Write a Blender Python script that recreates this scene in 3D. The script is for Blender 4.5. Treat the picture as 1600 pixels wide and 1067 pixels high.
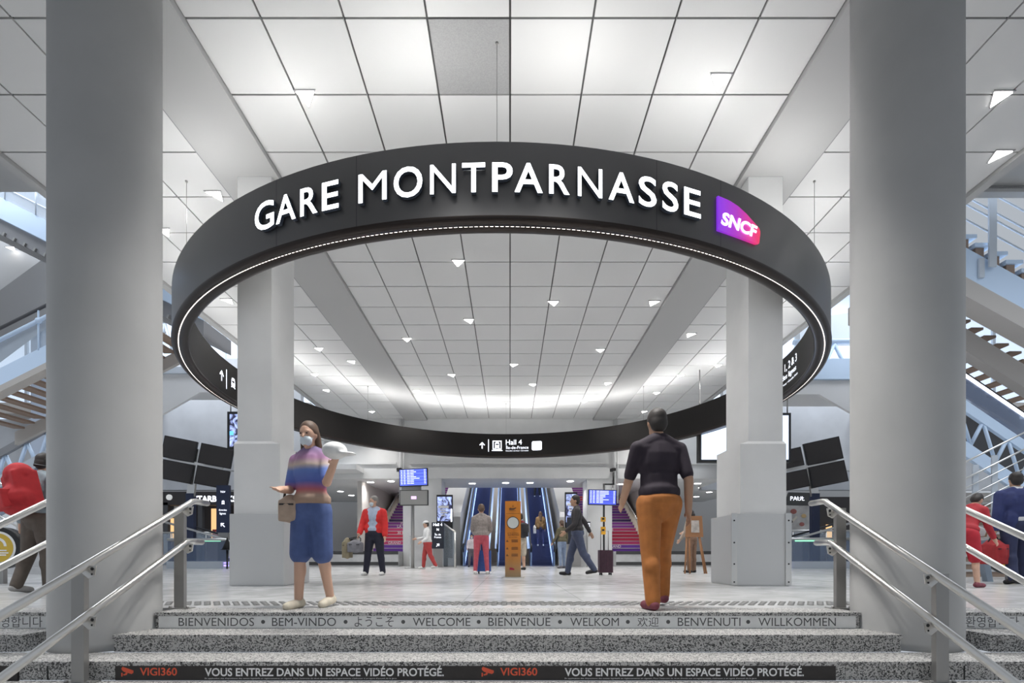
import bpy, math, random
from mathutils import Vector, Matrix
random.seed(7)
PI = math.pi
for o in list(bpy.data.objects): bpy.data.objects.remove(o, do_unlink=True)
SC = bpy.context.scene
COL = SC.collection
R_ = math.radians

# ------------------------------------------------------------------ camera, world, exposure
F, VX, VY, EYE = 780.0, 797.0, 867.5, 0.46          # focal length in pixels, vanishing point, eye above the hall floor
cam = bpy.data.cameras.new('camera'); camo = bpy.data.objects.new('camera', cam); COL.objects.link(camo)
camo.location = (0, 0, EYE); camo.rotation_euler = (PI/2, 0, 0)
cam.sensor_width = 36; cam.lens = F*36/1600
cam.shift_x = (800-VX)/1600; cam.shift_y = (VY-533.5)/1600
cam.clip_end = 200
SC.camera = camo
SC.view_settings.view_transform = 'Standard'; SC.view_settings.look = 'None'
SC.view_settings.gamma = 1; SC.view_settings.use_curve_mapping = False
SC.view_settings.exposure = 0.3
w = bpy.data.worlds.new('daylight'); SC.world = w; w.use_nodes = True
w.node_tree.nodes['Background'].inputs[0].default_value = (0.84, 0.91, 1.0, 1)
w.node_tree.nodes['Background'].inputs[1].default_value = 0.42
SPOT_W, UP_W, HALL_W = 200.0, 9.5, 140.0
try:
    SC.cycles.sample_clamp_indirect = 6; SC.cycles.use_denoising = True; SC.cycles.max_bounces = 8
except Exception: pass

def P(u, v, d): return Vector(((u-VX)*d/F, d, EYE+(VY-v)*d/F))
def X(u, d): return (u-VX)*d/F
def Z(v, d): return EYE+(VY-v)*d/F
CEIL, BEAM = 6.28, 6.21
RD, RO, RI, RZ0, RZ1, RX = 12.41, 6.84, 6.60, 4.24, 5.075, -0.15     # the ring: centre, radii, bottom and top, sideways offset
STEP_Y = (4.02, 3.70, 3.38, 3.06); RISE = 0.13

# ------------------------------------------------------------------ materials
MATS = {}
def mat(name, col=(.5,.5,.5), rough=.5, metal=0.0, emit=None, es=1.0, noise=0.0, nscale=6.0, bump=0.0, spec=None, alpha=None):
    if name in MATS: return MATS[name]
    m = bpy.data.materials.new(name); m.use_nodes = True; MATS[name] = m
    nt = m.node_tree; b = nt.nodes['Principled BSDF']
    b.inputs['Base Color'].default_value = (*col, 1); b.inputs['Roughness'].default_value = rough; b.inputs['Metallic'].default_value = metal
    if spec is not None: b.inputs['Specular IOR Level'].default_value = spec
    if emit: b.inputs['Emission Color'].default_value = (*emit, 1); b.inputs['Emission Strength'].default_value = es
    if noise or bump:
        tc = nt.nodes.new('ShaderNodeTexCoord'); n = nt.nodes.new('ShaderNodeTexNoise')
        n.inputs['Scale'].default_value = nscale; n.inputs['Detail'].default_value = 6
        nt.links.new(tc.outputs['Object'], n.inputs['Vector'])
        if noise:
            r = nt.nodes.new('ShaderNodeValToRGB')
            r.color_ramp.elements[0].position = .3; r.color_ramp.elements[1].position = .7
            r.color_ramp.elements[0].color = (*[c*(1-noise) for c in col], 1); r.color_ramp.elements[1].color = (*[min(1, c*(1+noise)) for c in col], 1)
            nt.links.new(n.outputs['Fac'], r.inputs['Fac']); nt.links.new(r.outputs['Color'], b.inputs['Base Color'])
        if bump:
            bp = nt.nodes.new('ShaderNodeBump'); bp.inputs['Strength'].default_value = bump; bp.inputs['Distance'].default_value = .01
            nt.links.new(n.outputs['Fac'], bp.inputs['Height']); nt.links.new(bp.outputs['Normal'], b.inputs['Normal'])
    return m
def glass(name, col=(.75,.85,.95), a=.25):
    if name in MATS: return MATS[name]
    m = bpy.data.materials.new(name); m.use_nodes = True; MATS[name] = m
    nt = m.node_tree; b = nt.nodes['Principled BSDF']
    b.inputs['Base Color'].default_value = (*col, 1); b.inputs['Roughness'].default_value = .05; b.inputs['Alpha'].default_value = a
    return m
def granite():
    m = bpy.data.materials.new('speckled_granite'); m.use_nodes = True; MATS['granite'] = m
    nt = m.node_tree; b = nt.nodes['Principled BSDF']; b.inputs['Roughness'].default_value = .55
    tc = nt.nodes.new('ShaderNodeTexCoord')
    v = nt.nodes.new('ShaderNodeTexVoronoi'); v.inputs['Scale'].default_value = 130
    n = nt.nodes.new('ShaderNodeTexNoise'); n.inputs['Scale'].default_value = 70; n.inputs['Detail'].default_value = 4
    mx = nt.nodes.new('ShaderNodeMath'); mx.operation = 'ADD'
    sep = nt.nodes.new('ShaderNodeSeparateColor')
    nt.links.new(tc.outputs['Object'], v.inputs['Vector']); nt.links.new(tc.outputs['Object'], n.inputs['Vector'])
    nt.links.new(v.outputs['Color'], sep.inputs[0]); nt.links.new(sep.outputs[0], mx.inputs[0]); nt.links.new(n.outputs['Fac'], mx.inputs[1])
    r = nt.nodes.new('ShaderNodeValToRGB'); e = r.color_ramp.elements
    e[0].position = .42; e[0].color = (.018,.017,.0165,1); e[1].position = 1.0; e[1].color = (.52,.51,.495,1)
    x = e.new(.66); x.color = (.07,.069,.067,1); x = e.new(.92); x.color = (.27,.265,.258,1)
    nt.links.new(mx.outputs[0], r.inputs['Fac']); nt.links.new(r.outputs['Color'], b.inputs['Base Color'])
    return m
def floor_mat():
    m = bpy.data.materials.new('polished_stone_floor'); m.use_nodes = True
    nt = m.node_tree; b = nt.nodes['Principled BSDF']; b.inputs['Roughness'].default_value = .22
    b.inputs['Specular IOR Level'].default_value = .5
    tc = nt.nodes.new('ShaderNodeTexCoord')
    br = nt.nodes.new('ShaderNodeTexBrick'); br.offset = 0; br.inputs['Scale'].default_value = 1
    br.inputs['Brick Width'].default_value = 1.2; br.inputs['Row Height'].default_value = 1.2; br.inputs['Mortar Size'].default_value = .006
    br.inputs['Color1'].default_value = (.60,.60,.595,1); br.inputs['Color2'].default_value = (.57,.57,.565,1); br.inputs['Mortar'].default_value = (.42,.42,.42,1)
    mp = nt.nodes.new('ShaderNodeMapping'); mp.inputs['Location'].default_value = (.47,.2,0); nt.links.new(tc.outputs['Object'], mp.inputs['Vector'])
    n = nt.nodes.new('ShaderNodeTexNoise'); n.inputs['Scale'].default_value = 1.6; n.inputs['Detail'].default_value = 9; n.inputs['Distortion'].default_value = 1.5
    r = nt.nodes.new('ShaderNodeValToRGB'); r.color_ramp.elements[0].position = .35; r.color_ramp.elements[1].position = .62
    r.color_ramp.elements[0].color = (.72,.72,.72,1); r.color_ramp.elements[1].color = (1,1,1,1)
    mx = nt.nodes.new('ShaderNodeMix'); mx.data_type = 'RGBA'; mx.blend_type = 'MULTIPLY'; mx.inputs[0].default_value = 1
    nt.links.new(mp.outputs[0], br.inputs['Vector']); nt.links.new(tc.outputs['Object'], n.inputs['Vector']); nt.links.new(n.outputs['Fac'], r.inputs['Fac'])
    nt.links.new(br.outputs['Color'], mx.inputs[6]); nt.links.new(r.outputs['Color'], mx.inputs[7]); nt.links.new(mx.outputs[2], b.inputs['Base Color'])
    return m
def gradient_mat(name, stops, axis=0, lo=0, hi=1, emit=0.0, rough=.4):
    m = bpy.data.materials.new(name); m.use_nodes = True
    nt = m.node_tree; b = nt.nodes['Principled BSDF']; b.inputs['Roughness'].default_value = rough
    tc = nt.nodes.new('ShaderNodeTexCoord'); s = nt.nodes.new('ShaderNodeSeparateXYZ'); mr = nt.nodes.new('ShaderNodeMapRange'); r = nt.nodes.new('ShaderNodeValToRGB')
    mr.inputs[1].default_value = lo; mr.inputs[2].default_value = hi
    nt.links.new(tc.outputs['Object'], s.inputs[0]); nt.links.new(s.outputs[axis], mr.inputs[0]); nt.links.new(mr.outputs[0], r.inputs[0])
    e = r.color_ramp.elements
    e[0].position, e[0].color = stops[0][0], (*stops[0][1], 1); e[1].position, e[1].color = stops[-1][0], (*stops[-1][1], 1)
    for p, c in stops[1:-1]:
        x = e.new(p); x.color = (*c, 1)
    nt.links.new(r.outputs[0], b.inputs['Base Color'])
    if emit: nt.links.new(r.outputs[0], b.inputs['Emission Color']); b.inputs['Emission Strength'].default_value = emit
    return m
GRAN = granite()
CONC = mat('grey_concrete', (.425,.425,.421), .8, noise=.07, nscale=1.3, bump=.15)
CONCP = mat('pillar_concrete', (.70,.70,.695), .8, noise=.06, nscale=1.1, bump=.12)
CONCW = mat('wall_concrete', (.52,.53,.55), .85, noise=.10, nscale=.9)
PANEL = mat('white_ceiling_panel', (.64,.64,.637), .6)
PANELG = mat('grey_perforated_panel', (.33,.33,.33), .7, noise=.1, nscale=80)
GAP = mat('ceiling_gap', (.12,.12,.12), .9)
BEAMM = mat('beam_plaster', (.43,.43,.428), .75)
STEEL = mat('brushed_steel', (.66,.65,.63), .28, 1.0)
STEELD = mat('grey_steel_post', (.36,.355,.345), .45, .85)
CLAD = mat('grey_metal_cladding', (.56,.565,.565), .45, .25)
BLACK = mat('black', (.012,.012,.013), .5)
SCREEN = mat('dark_screen', (.040,.034,.033), .45)
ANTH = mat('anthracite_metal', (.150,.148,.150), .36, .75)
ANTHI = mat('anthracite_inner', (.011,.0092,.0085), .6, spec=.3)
RIM = mat('bronze_rim', (.030,.022,.019), .32, .5)
WHITE = mat('white_print', (.85,.85,.85), .5)
NAVY = mat('navy_sign', (.018,.022,.035), .5)
NAVYB = mat('navy_sign_panel', (.02,.03,.075), .45)
LIT = mat('lit_white', (.9,.92,1), .5, emit=(.93,.96,1), es=2.6)
LITB = mat('lit_sign_text', (.9,.92,1), .5, emit=(.86,.9,1), es=1.6)
LED = mat('led_strip', (1,.95,.9), .5, emit=(1,.90,.84), es=3.0)
LAMP = mat('lamp_lens', (1,1,1), .5, emit=(1,.98,.95), es=12)
LAMPW = mat('warm_lamp_lens', (1,.9,.7), .5, emit=(1,.86,.66), es=9)
BLUEW = mat('blue_white_steel', (.60,.74,.92), .5)
STEELP = mat('painted_steel', (.55,.60,.66), .5, .2)
BEIGE = mat('beige_soffit', (.50,.47,.44), .7)
WOODSLAT = mat('timber_tread', (.30,.22,.17), .65)
DARKG = mat('dark_grey', (.07,.07,.075), .6)
MIDG = mat('mid_grey', (.25,.25,.26), .6)
SOFF = mat('white_soffit', (.72,.72,.72), .7)
GLS = glass('clear_balustrade', (.70,.82,.95), .22)
GLSB = glass('blue_balustrade', (.14,.19,.30), .55)

# ------------------------------------------------------------------ mesh helpers
class MB:
    def __init__(s): s.v=[]; s.f=[]; s.m=[]; s.sm=[]
    def add(s, vs, fs, mi=0, smooth=False):
        b=len(s.v); s.v += [tuple(v) for v in vs]
        for f in fs: s.f.append([b+i for i in f]); s.m.append(mi); s.sm.append(smooth)
        return s
    def box(s, c, d, rot=None, mi=0):
        hx,hy,hz=d[0]/2,d[1]/2,d[2]/2; c=Vector(c)
        vs=[Vector((x,y,z)) for x in (-hx,hx) for y in (-hy,hy) for z in (-hz,hz)]
        if rot is not None: vs=[rot@v for v in vs]
        return s.add([c+v for v in vs], [(0,1,3,2),(4,6,7,5),(0,4,5,1),(2,3,7,6),(0,2,6,4),(1,5,7,3)], mi)
    def bx(s, x0,x1,y0,y1,z0,z1, mi=0): return s.box(((x0+x1)/2,(y0+y1)/2,(z0+z1)/2),(x1-x0,y1-y0,z1-z0),None,mi)
    def rbox(s, c, d, r=.02, rot=None, mi=0, seg=3):          # box with its vertical edges rounded
        hx,hy=d[0]/2-r,d[1]/2-r; pts=[]
        for k,(sx,sy) in enumerate(((1,1),(-1,1),(-1,-1),(1,-1))):
            for j in range(seg+1):
                a=k*PI/2+j*PI/2/seg; pts.append((sx*hx+r*math.cos(a), sy*hy+r*math.sin(a)))
        return s.prism(pts, -d[2]/2, d[2]/2, mi, Matrix.Translation(c) @ (rot.to_4x4() if rot is not None else Matrix()))
    def prism(s, pts, z0, z1, mi=0, M=None):
        n=len(pts); vs=[Vector((p[0],p[1],z0)) for p in pts]+[Vector((p[0],p[1],z1)) for p in pts]
        if M is not None: vs=[M@v for v in vs]
        return s.add(vs, [list(range(n))[::-1], list(range(n,2*n))]+[(i,(i+1)%n,n+(i+1)%n,n+i) for i in range(n)], mi)
    def lathe(s, prof, c=(0,0,0), n=32, mi=0, smooth=True, M=None):
        vs=[]; k=len(prof)
        for i in range(n):
            a=2*PI*i/n
            for r,z in prof: vs.append(Vector((r*math.cos(a), r*math.sin(a), z)))
        if M is not None: vs=[M@v for v in vs]
        c=Vector(c); vs=[c+v for v in vs]; b=len(s.v)
        fs=[(i*k+j, ((i+1)%n)*k+j, ((i+1)%n)*k+j+1, i*k+j+1) for i in range(n) for j in range(k-1)]
        s.add(vs, fs, mi, smooth)
        for j,fl in ((0,True),(k-1,False)):
            if prof[j][0]>1e-6:
                cap=[b+i*k+j for i in range(n)]
                s.f.append(cap[::-1] if fl else cap); s.m.append(mi); s.sm.append(False)
        return s
    def tube(s, pts, r, n=10, mi=0, closed=False):
        pts=[Vector(p) for p in pts]; L=len(pts); rs=r if isinstance(r,(list,tuple)) else [r]*L
        vs=[]; prev=None
        for i,p in enumerate(pts):
            a=pts[(i-1)%L] if closed else pts[max(i-1,0)]; b=pts[(i+1)%L] if closed else pts[min(i+1,L-1)]
            t=(b-a).normalized()
            if prev is None: u=t.orthogonal().normalized()
            else:
                u=prev-t*prev.dot(t); u=u.normalized() if u.length>1e-6 else t.orthogonal().normalized()
            prev=u; w_=t.cross(u)
            for j in range(n): a_=2*PI*j/n; vs.append(p+(u*math.cos(a_)+w_*math.sin(a_))*rs[i])
        fs=[]
        for i in range(L if closed else L-1):
            for j in range(n):
                i2=(i+1)%L; fs.append((i*n+j, i*n+(j+1)%n, i2*n+(j+1)%n, i2*n+j))
        s.add(vs, fs, mi, True)
        if not closed:
            b=len(s.v)-len(vs)
            s.f.append([b+j for j in range(n)][::-1]); s.m.append(mi); s.sm.append(False)
            s.f.append([b+(L-1)*n+j for j in range(n)]); s.m.append(mi); s.sm.append(False)
        return s
    def cyl(s, a, b, r, n=16, mi=0): return s.tube([a,b], r, n, mi)
    def ell(s, c, rad, rot=None, n=14, mi=0):
        if not isinstance(rad,(tuple,list)): rad=(rad,)*3
        c=Vector(c); vs=[]; k=n//2+1
        for i in range(k):
            th=PI*i/(k-1)
            for j in range(n):
                ph=2*PI*j/n; v=Vector((rad[0]*math.sin(th)*math.cos(ph), rad[1]*math.sin(th)*math.sin(ph), rad[2]*math.cos(th)))
                vs.append(c+(rot@v if rot is not None else v))
        return s.add(vs, [(i*n+j,(i+1)*n+j,(i+1)*n+(j+1)%n,i*n+(j+1)%n) for i in range(k-1) for j in range(n)], mi, True)
    def cap(s, a, b, r0, r1, mi=0):                            # tapered capsule with round ends
        a,b=Vector(a),Vector(b); t=(b-a); L=t.length
        if L<1e-6: return s.ell(a,r0)
        t/=L; pts=[]; rs=[]
        for k in range(5): an=PI/2*(1-k/4); pts.append(a-t*(r0*math.sin(an))); rs.append(max(r0*math.cos(an),1e-4))
        for k in range(5): an=PI/2*k/4; pts.append(b+t*(r1*math.sin(an))); rs.append(max(r1*math.cos(an),1e-4))
        return s.tube(pts, rs, 12, mi)
    def poly3(s, pts, off, mi=0):                               # planar polygon extruded by the vector off
        n=len(pts); pts=[Vector(p) for p in pts]; off=Vector(off)
        return s.add(pts+[p+off for p in pts], [list(range(n)), list(range(n,2*n))[::-1]]+[(i,n+i,n+(i+1)%n,(i+1)%n) for i in range(n)], mi)
    def mesh(s, name, mats):
        me=bpy.data.meshes.new(name); me.from_pydata(s.v, [], s.f)
        for m in (mats if isinstance(mats,(list,tuple)) else [mats]): me.materials.append(m)
        me.polygons.foreach_set('material_index', s.m); me.polygons.foreach_set('use_smooth', s.sm)
        me.update(); return me
    def build(s, name, mats, parent=None, recalc=True):
        me=s.mesh(name, mats)
        if recalc:
            import bmesh
            b=bmesh.new(); b.from_mesh(me); bmesh.ops.recalc_face_normals(b, faces=b.faces); b.to_mesh(me); b.free()
        return link(name, me, parent)
def link(name, me, parent=None):
    o=bpy.data.objects.new(name, me); COL.objects.link(o)
    if parent is not None:
        o.parent=parent
        # geometry is written in world space: undo the parent's placement
        o.matrix_parent_inverse = world_of(parent).inverted()
    return o
def world_of(o):
    M = o.matrix_basis.copy()
    return world_of(o.parent) @ o.matrix_parent_inverse @ M if o.parent else M
def thing(name, label, cat, loc=(0,0,0), group=None):
    o=bpy.data.objects.new(name, None); COL.objects.link(o); o.location=loc; o.empty_display_size=.1
    return tag(o, label, cat, group)
def tag(o, label, cat, group=None):
    o['label']=label; o['category']=cat
    if group: o['group']=group
    return o
def struct(o): o['kind']='structure'; return o

# text as mesh: normalised to a box (w, h), z = 0 front .. -depth
_tc={}
def tmesh(s, w=None, h=None, depth=0.0, bold=0.0, shear=0.0):
    key=(s,bold,depth>0,shear)
    if key not in _tc:
        c=bpy.data.curves.new('t','FONT'); c.body=s; c.size=1; c.offset=bold; c.extrude=.5 if depth>0 else 0; c.shear=shear; c.resolution_u=4
        o=bpy.data.objects.new('t',c); COL.objects.link(o)
        dg=bpy.context.evaluated_depsgraph_get(); me=bpy.data.meshes.new_from_object(o.evaluated_get(dg))
        vs=[v.co.copy() for v in me.vertices]; fs=[tuple(p.vertices) for p in me.polygons]; nz=[p.normal.z for p in me.polygons]
        bpy.data.objects.remove(o); bpy.data.curves.remove(c); bpy.data.meshes.remove(me)
        _tc[key]=(vs,fs,nz)
    vs,fs,nz=_tc[key]
    x0=min(v.x for v in vs); x1=max(v.x for v in vs); y0=min(v.y for v in vs); y1=max(v.y for v in vs)
    sx=w/(x1-x0) if w else None; sy=h/(y1-y0) if h else None
    sx=sx or sy; sy=sy or sx
    out=[Vector(((v.x-x0)*sx,(v.y-y0)*sy,(v.z-.5)*depth if depth else 0)) for v in vs]
    return out,fs,nz,(x1-x0)*sx,(y1-y0)*sy
def text_into(mb, s, fn, w=None, h=None, depth=0.0, bold=0.0, x=0, y=0, mi=0, mside=None, align='l', shear=0.0):
    vs,fs,nz,W,H=tmesh(s,w,h,depth,bold,shear)
    dx = x - (W/2 if align=='c' else W if align=='r' else 0)
    b=len(mb.v); mb.v += [tuple(fn(v.x+dx, v.y+y, v.z)) for v in vs]
    for f,n in zip(fs,nz):
        mb.f.append([b+i for i in f]); mb.m.append(mi if (mside is None or n>.5) else mside); mb.sm.append(False)
    return W
def flat_fn(o, ex=(1,0,0), ez=(0,0,1), n=(0,-1,0)):            # local (x, y, z) -> a wall facing n
    o,ex,ez,n=Vector(o),Vector(ex),Vector(ez),Vector(n)
    return lambda x,y,z: o+ex*x+ez*y+n*z

# ------------------------------------------------------------------ ceiling
def build_ceiling():
    mb=MB(); z=CEIL; g=.012; y0=5.41-.9*8; 
    bays=[(-3.53,3.53,[-4,-3,-2,-1,0,1,2,3,4]), (-7.35,-4.47,[-8.17,-7,-6,-5,-4]), (4.47,7.35,[4,5,6,7,8.17])]
    darks={(-1,8),(-3,11)}
    for xa,xb,ks in bays:
        for a,b in zip(ks[:-1],ks[1:]):
            xl,xr=max(a*.9,xa),min(b*.9,xb)
            if xr-xl<.05: continue
            for j in range(26):
                ya,yb=y0+j*.9, min(y0+(j+1)*.9, 21.3)
                if yb-ya<.1: continue
                mi=2 if (int(a),j) in darks and xa==-3.53 else 0
                mb.bx(xl+g,xr-g,ya+g,yb-g,z,z+.03,mi)
    mb.bx(-7.4,7.4,y0,21.3,z+.035,z+.2,1)
    for s in (-1,1): mb.bx(min(s*7.35,s*7.5),max(s*7.35,s*7.5),y0,21.3,z-.06,z+.2,3)
    return struct(mb.build('ceiling',[PANEL,GAP,PANELG,BEAMM]))
build_ceiling()
for i,s in enumerate((-1,1)):
    mb=MB(); a,b=sorted((s*3.53,s*4.47))
    mb.bx(a,b,-1.8,21.28,BEAM,CEIL+.3)
    e=s*4.47; mb.bx(min(e,e+s*.05),max(e,e+s*.05),-1.8,21.28,BEAM+.045,CEIL-.002,1)
    struct(mb.build('trim_%d'%(i+1),[BEAMM,MIDG]))

# ------------------------------------------------------------------ floor, steps
CX=(-3.24,3.20); CY=(4.02,4.05); CR=(.364,.368)
# hall floor: everything behind the granite edge stone
fl=MB()
def notch(i,yf):
    cx,cy,r=CX[i],CY[i],CR[i]+.006; dy=yf-cy
    if abs(dy)>=r: return []
    a0=math.asin(dy/r); return [(cx+r*math.cos(t),cy+r*math.sin(t)) for t in [a0+(PI-2*a0)*k/28 for k in range(29)]][::-1]
EDGE=4.36
fl.prism([(-30,EDGE)]+notch(0,EDGE)+notch(1,EDGE)+[(30,EDGE),(30,60),(-30,60)],-.2,0)
floor=struct(fl.build('floor',floor_mat()))
lf=MB(); lf.bx(-30,30,-12,3.06,-.72,-.52); struct(lf.build('floor_lower',GRAN))

steps=thing('entrance_steps','wide speckled granite steps rising from the street to the bright station hall','steps',(0,3.4,-.39))
for k,yf in enumerate(STEP_Y):
    zt=-RISE*k; yb=EDGE-.001 if k==0 else STEP_Y[k-1]-.001
    m=MB(); nose=.018
    if k in (0,1) :
        # split at the columns into three stones so the round shafts stand free
        for xa,xb in ((-14,CX[0]-CR[0]-.01),(CX[0]+(.374 if k==0 else .29),CX[1]-(.374 if k==0 else .29)),(CX[1]+CR[1]+.01,14)):
            m.bx(xa,xb,yf,yb,zt-.028,zt); m.bx(xa,xb,yf+nose,yb,zt-RISE,zt-.0281)
    else:
        m.bx(-14,14,yf,yb,zt-.028,zt); m.bx(-14,14,yf+nose,yb,zt-RISE,zt-.0281)
    m.build('step',GRAN,steps)
def lettering(mb, words, yplane, v0, v1, mi=0, bold=0):
    d=yplane
    for s,ua,ub in words:
        tall={'ようこそ':(v0-1.5,v1+1),'欢迎':(v0-1,v1+1),'환영합니다':(v0-2,v1+2)}.get(s,(v0,v1))
        text_into(mb,s,flat_fn(P(ua,tall[1],d)),w=(ub-ua)*d/F,h=(tall[1]-tall[0])*d/F,bold=bold)
PLATE=mat('welcome_plate',(.78,.78,.77),.45,.1,noise=.06,nscale=9)
INK=mat('engraved_letters',(.10,.10,.10),.6)
yp=STEP_Y[0]+.006
for nm,(xa,xb),words,dots in (('welcome_panel',(-2.835,2.79),[('BIENVENIDOS',279,397),('BEM-VINDO',425,525),('ようこそ',554,615),('WELCOME',645,735),('BIENVENUE',763,860),('WELKOM',891,967),('欢迎',996,1029),('BENVENUTI',1059,1157),('WILLKOMMEN',1185,1306)],[411,540,630,748,875,981,1044,1169]),
        ('welcome_panel',(-7.5,CX[0]-CR[0]-.02),[('환영합니다',-16,66)],[]),('welcome_panel',(CX[1]+CR[1]+.02,7.5),[('환영합니다',1509,1592)],[])):
    m=MB(); m.bx(xa,xb,yp,STEP_Y[0]+.0175,-RISE+.004,-.030)
    p=m.build(nm,PLATE,steps)
    m=MB(); lettering(m,words,yp-.0008,965,978)
    for u in dots: m.lathe([(.016,-.0004),(.016,.0004)],P(u,971.5,yp-.0008),16,M=Matrix.Rotation(PI/2,4,'X'))
    m.build('lettering',INK,p,recalc=False)
# security banner on the third riser
BANN=mat('banner_vinyl',(.025,.021,.020),.45,noise=.15,nscale=20)
ORNG=mat('banner_orange',(.75,.10,.04),.5); BTXT=mat('banner_white',(.85,.85,.84),.5)
yb_=STEP_Y[2]+.004
m=MB(); m.bx(X(180,yb_),X(1306,yb_),yb_,STEP_Y[2]+.0175,Z(1063,yb_),Z(1037.5,yb_)); ban=m.build('security_banner',BANN,steps)
m=MB()
for ua in (320,882.5):
    text_into(m,'VOUS ENTREZ DANS UN ESPACE VIDÉO PROTÉGÉ.',flat_fn(P(ua,1056.5,yb_-.001)),w=373.5*yb_/F,h=16*yb_/F,bold=.022)
    text_into(m,"En application des dispositions des textes législatifs et réglementaires en vigueur. Pour l'exercice du droit d'accès aux enregistrements, s'adresser à un agent d'accueil de la gare.",flat_fn(P(ua,1061.3,yb_-.001)),w=300*yb_/F,h=2.6*yb_/F)
m.build('lettering',BTXT,ban,recalc=False)
m=MB()
for ua in (218.5,781.5):
    fn=flat_fn(P(ua,1055.5,yb_-.001)); text_into(m,'VIGI360',fn,w=58*yb_/F,h=12.5*yb_/F,bold=.02)
    q=yb_/F; fo=flat_fn(P(ua-29,1057,yb_-.001))
    for poly in ([(0,12.5),(2,15.5),(19,9.5),(19,6),(16,4),(4,7.5),(1,10)],[(7,6.5),(10,5.5),(8.5,2.5),(3.5,1.5),(3,4),(6,4.5)],[(0,0),(2,0),(2,6),(0,6)]):
        m.add([fo(a*q,b*q,0) for a,b in poly],[list(range(len(poly)))])
m.build('camera_logo',ORNG,ban,recalc=False)
m=MB(); m.bx(-6.2,X(27,yb_),yb_,STEP_Y[2]+.0175,Z(1066,yb_),Z(1038,yb_)); m.build('security_banner',BANN,steps)
# joints between the granite stones of the third riser
m=MB()
for u in (73,1508): m.bx(X(u,3.39)-.004,X(u,3.39)+.004,3.394,3.3975,-.385,-.29)
m.build('joint',BLACK,steps)

# tactile strip
TACT=mat('tactile_studs',(.15,.15,.148),.5)
m=MB()
for i in range(86):
    x=-3.9+i*.0915
    for j in range(5): m.lathe([(.031,0),(.026,.006),(.0,.007)],(x+(j%2)*.0457,4.62+j*.075,.0005),8)
t=m.build('tactile_strip',TACT); tag(t,'strip of grey tactile studs along the top edge of the steps','tactile paving')

# ------------------------------------------------------------------ round columns and square pillars
for i,lab in enumerate(('thick round grey concrete column on the left of the entrance steps','thick round grey concrete column on the right of the entrance steps')):
    m=MB(); m.lathe([(CR[i]+.004,-.26),(CR[i],-.2),(CR[i],CEIL)],(CX[i],CY[i],0),96)
    tag(m.build('round_column',CONC),lab,'column')
def pillar(s, lab):
    t=thing('square_pillar',lab,'pillar',(s*3.8,7.9,0))
    m=MB()
    def bxs(x0,x1,y0,y1,z0,z1,mi=0):
        x0,x1=sorted((s*-x0,s*-x1)); m.bx(x0,x1,y0,y1,z0,z1,mi)
    bxs(-4.14,-3.62,7.58,8.36,2.1,BEAM-.002); m.build('shaft',CONCP,t)
    m=MB(); bxs(-4.16,-3.47,7.52,8.38,1.05,2.14)
    lo=[(-4.16,7.52),(-3.47,7.52),(-3.47,8.38),(-4.16,8.38)]; hi=[(-4.15,7.57),(-3.61,7.57),(-3.61,8.37),(-4.15,8.37)]
    vs=[(-s*a,b,2.14) for a,b in lo]+[(-s*a,b,2.19) for a,b in hi]
    m.add(vs,[(0,1,5,4),(1,2,6,5),(2,3,7,6),(3,0,4,7),(4,5,6,7)])
    m.build('plinth',CONCP,t)
    m=MB(); bxs(-4.20,-3.39,7.475,8.42,0.012,1.08); bxs(-4.19,-3.40,7.485,8.41,0,0.012)
    c=m.build('cladding',CLAD,t)
    m=MB(); 
    if s>0:
        bxs(-3.395,-3.31,7.462,7.4745,.014,1.09); bxs(-4.21,-4.12,7.462,7.4745,.014,1.09)
        m.build('corner_strip',STEEL,c)
        m=MB()
        for z in (.06,.33,.65,.98):
            for xx in (3.35,4.165): m.lathe([(.013,0),(.013,.004)],(xx,7.462,z),10,M=Matrix.Rotation(PI/2,4,'X'))
        m.build('screw',BLACK,c)
    else:
        bxs(-3.41,-3.388,7.468,7.4745,.014,1.082); m.build('corner_strip',CLAD,c)
    return t
pillar(-1,'square grey concrete pillar with metal base cladding left of the hall floor')
pillar(1,'square grey concrete pillar with screwed metal base cladding right of the hall floor')

# ------------------------------------------------------------------ the ring sign
def ang_front(u, r=RO):         # angle on the outer face seen at picture column u (x = RX + r sin, y = RD - r cos)
    m=(u-VX)/F; A=1+m*m; B=-2*(m*RX+RD); C=RX*RX+RD*RD-r*r
    d=(-B-math.sqrt(max(0,B*B-4*A*C)))/(2*A); return math.atan2(m*d-RX, RD-d)
def ang_back(u, r=RI):
    m=(u-VX)/F; A=1+m*m; B=-2*(m*RX+RD); C=RX*RX+RD*RD-r*r
    d=(-B+math.sqrt(max(0,B*B-4*A*C)))/(2*A); return math.atan2(m*d-RX, d-RD)
def fn_out(a0, z0, r=RO): return lambda x,y,z: Vector((RX+(r+z)*math.sin(a0+x/r), RD-(r+z)*math.cos(a0+x/r), z0+y))
def fn_in(a0, z0, r=RI): return lambda x,y,z: Vector((RX+(r-z)*math.sin(a0+x/r), RD+(r-z)*math.cos(a0+x/r), z0+y))
ring=thing('ring_sign','huge dark circular station sign hanging from the ceiling with lit white letters','sign',(RX,RD,RZ0))
N=192
m=MB()
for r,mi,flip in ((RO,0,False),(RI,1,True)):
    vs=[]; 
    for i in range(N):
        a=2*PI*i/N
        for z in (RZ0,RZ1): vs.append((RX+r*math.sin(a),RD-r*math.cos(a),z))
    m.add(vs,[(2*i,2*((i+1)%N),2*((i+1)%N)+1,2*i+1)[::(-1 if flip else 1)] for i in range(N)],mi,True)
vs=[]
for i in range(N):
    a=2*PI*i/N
    for r in (RI,RO): vs.append((RX+r*math.sin(a),RD-r*math.cos(a),RZ1-.03))
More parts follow.
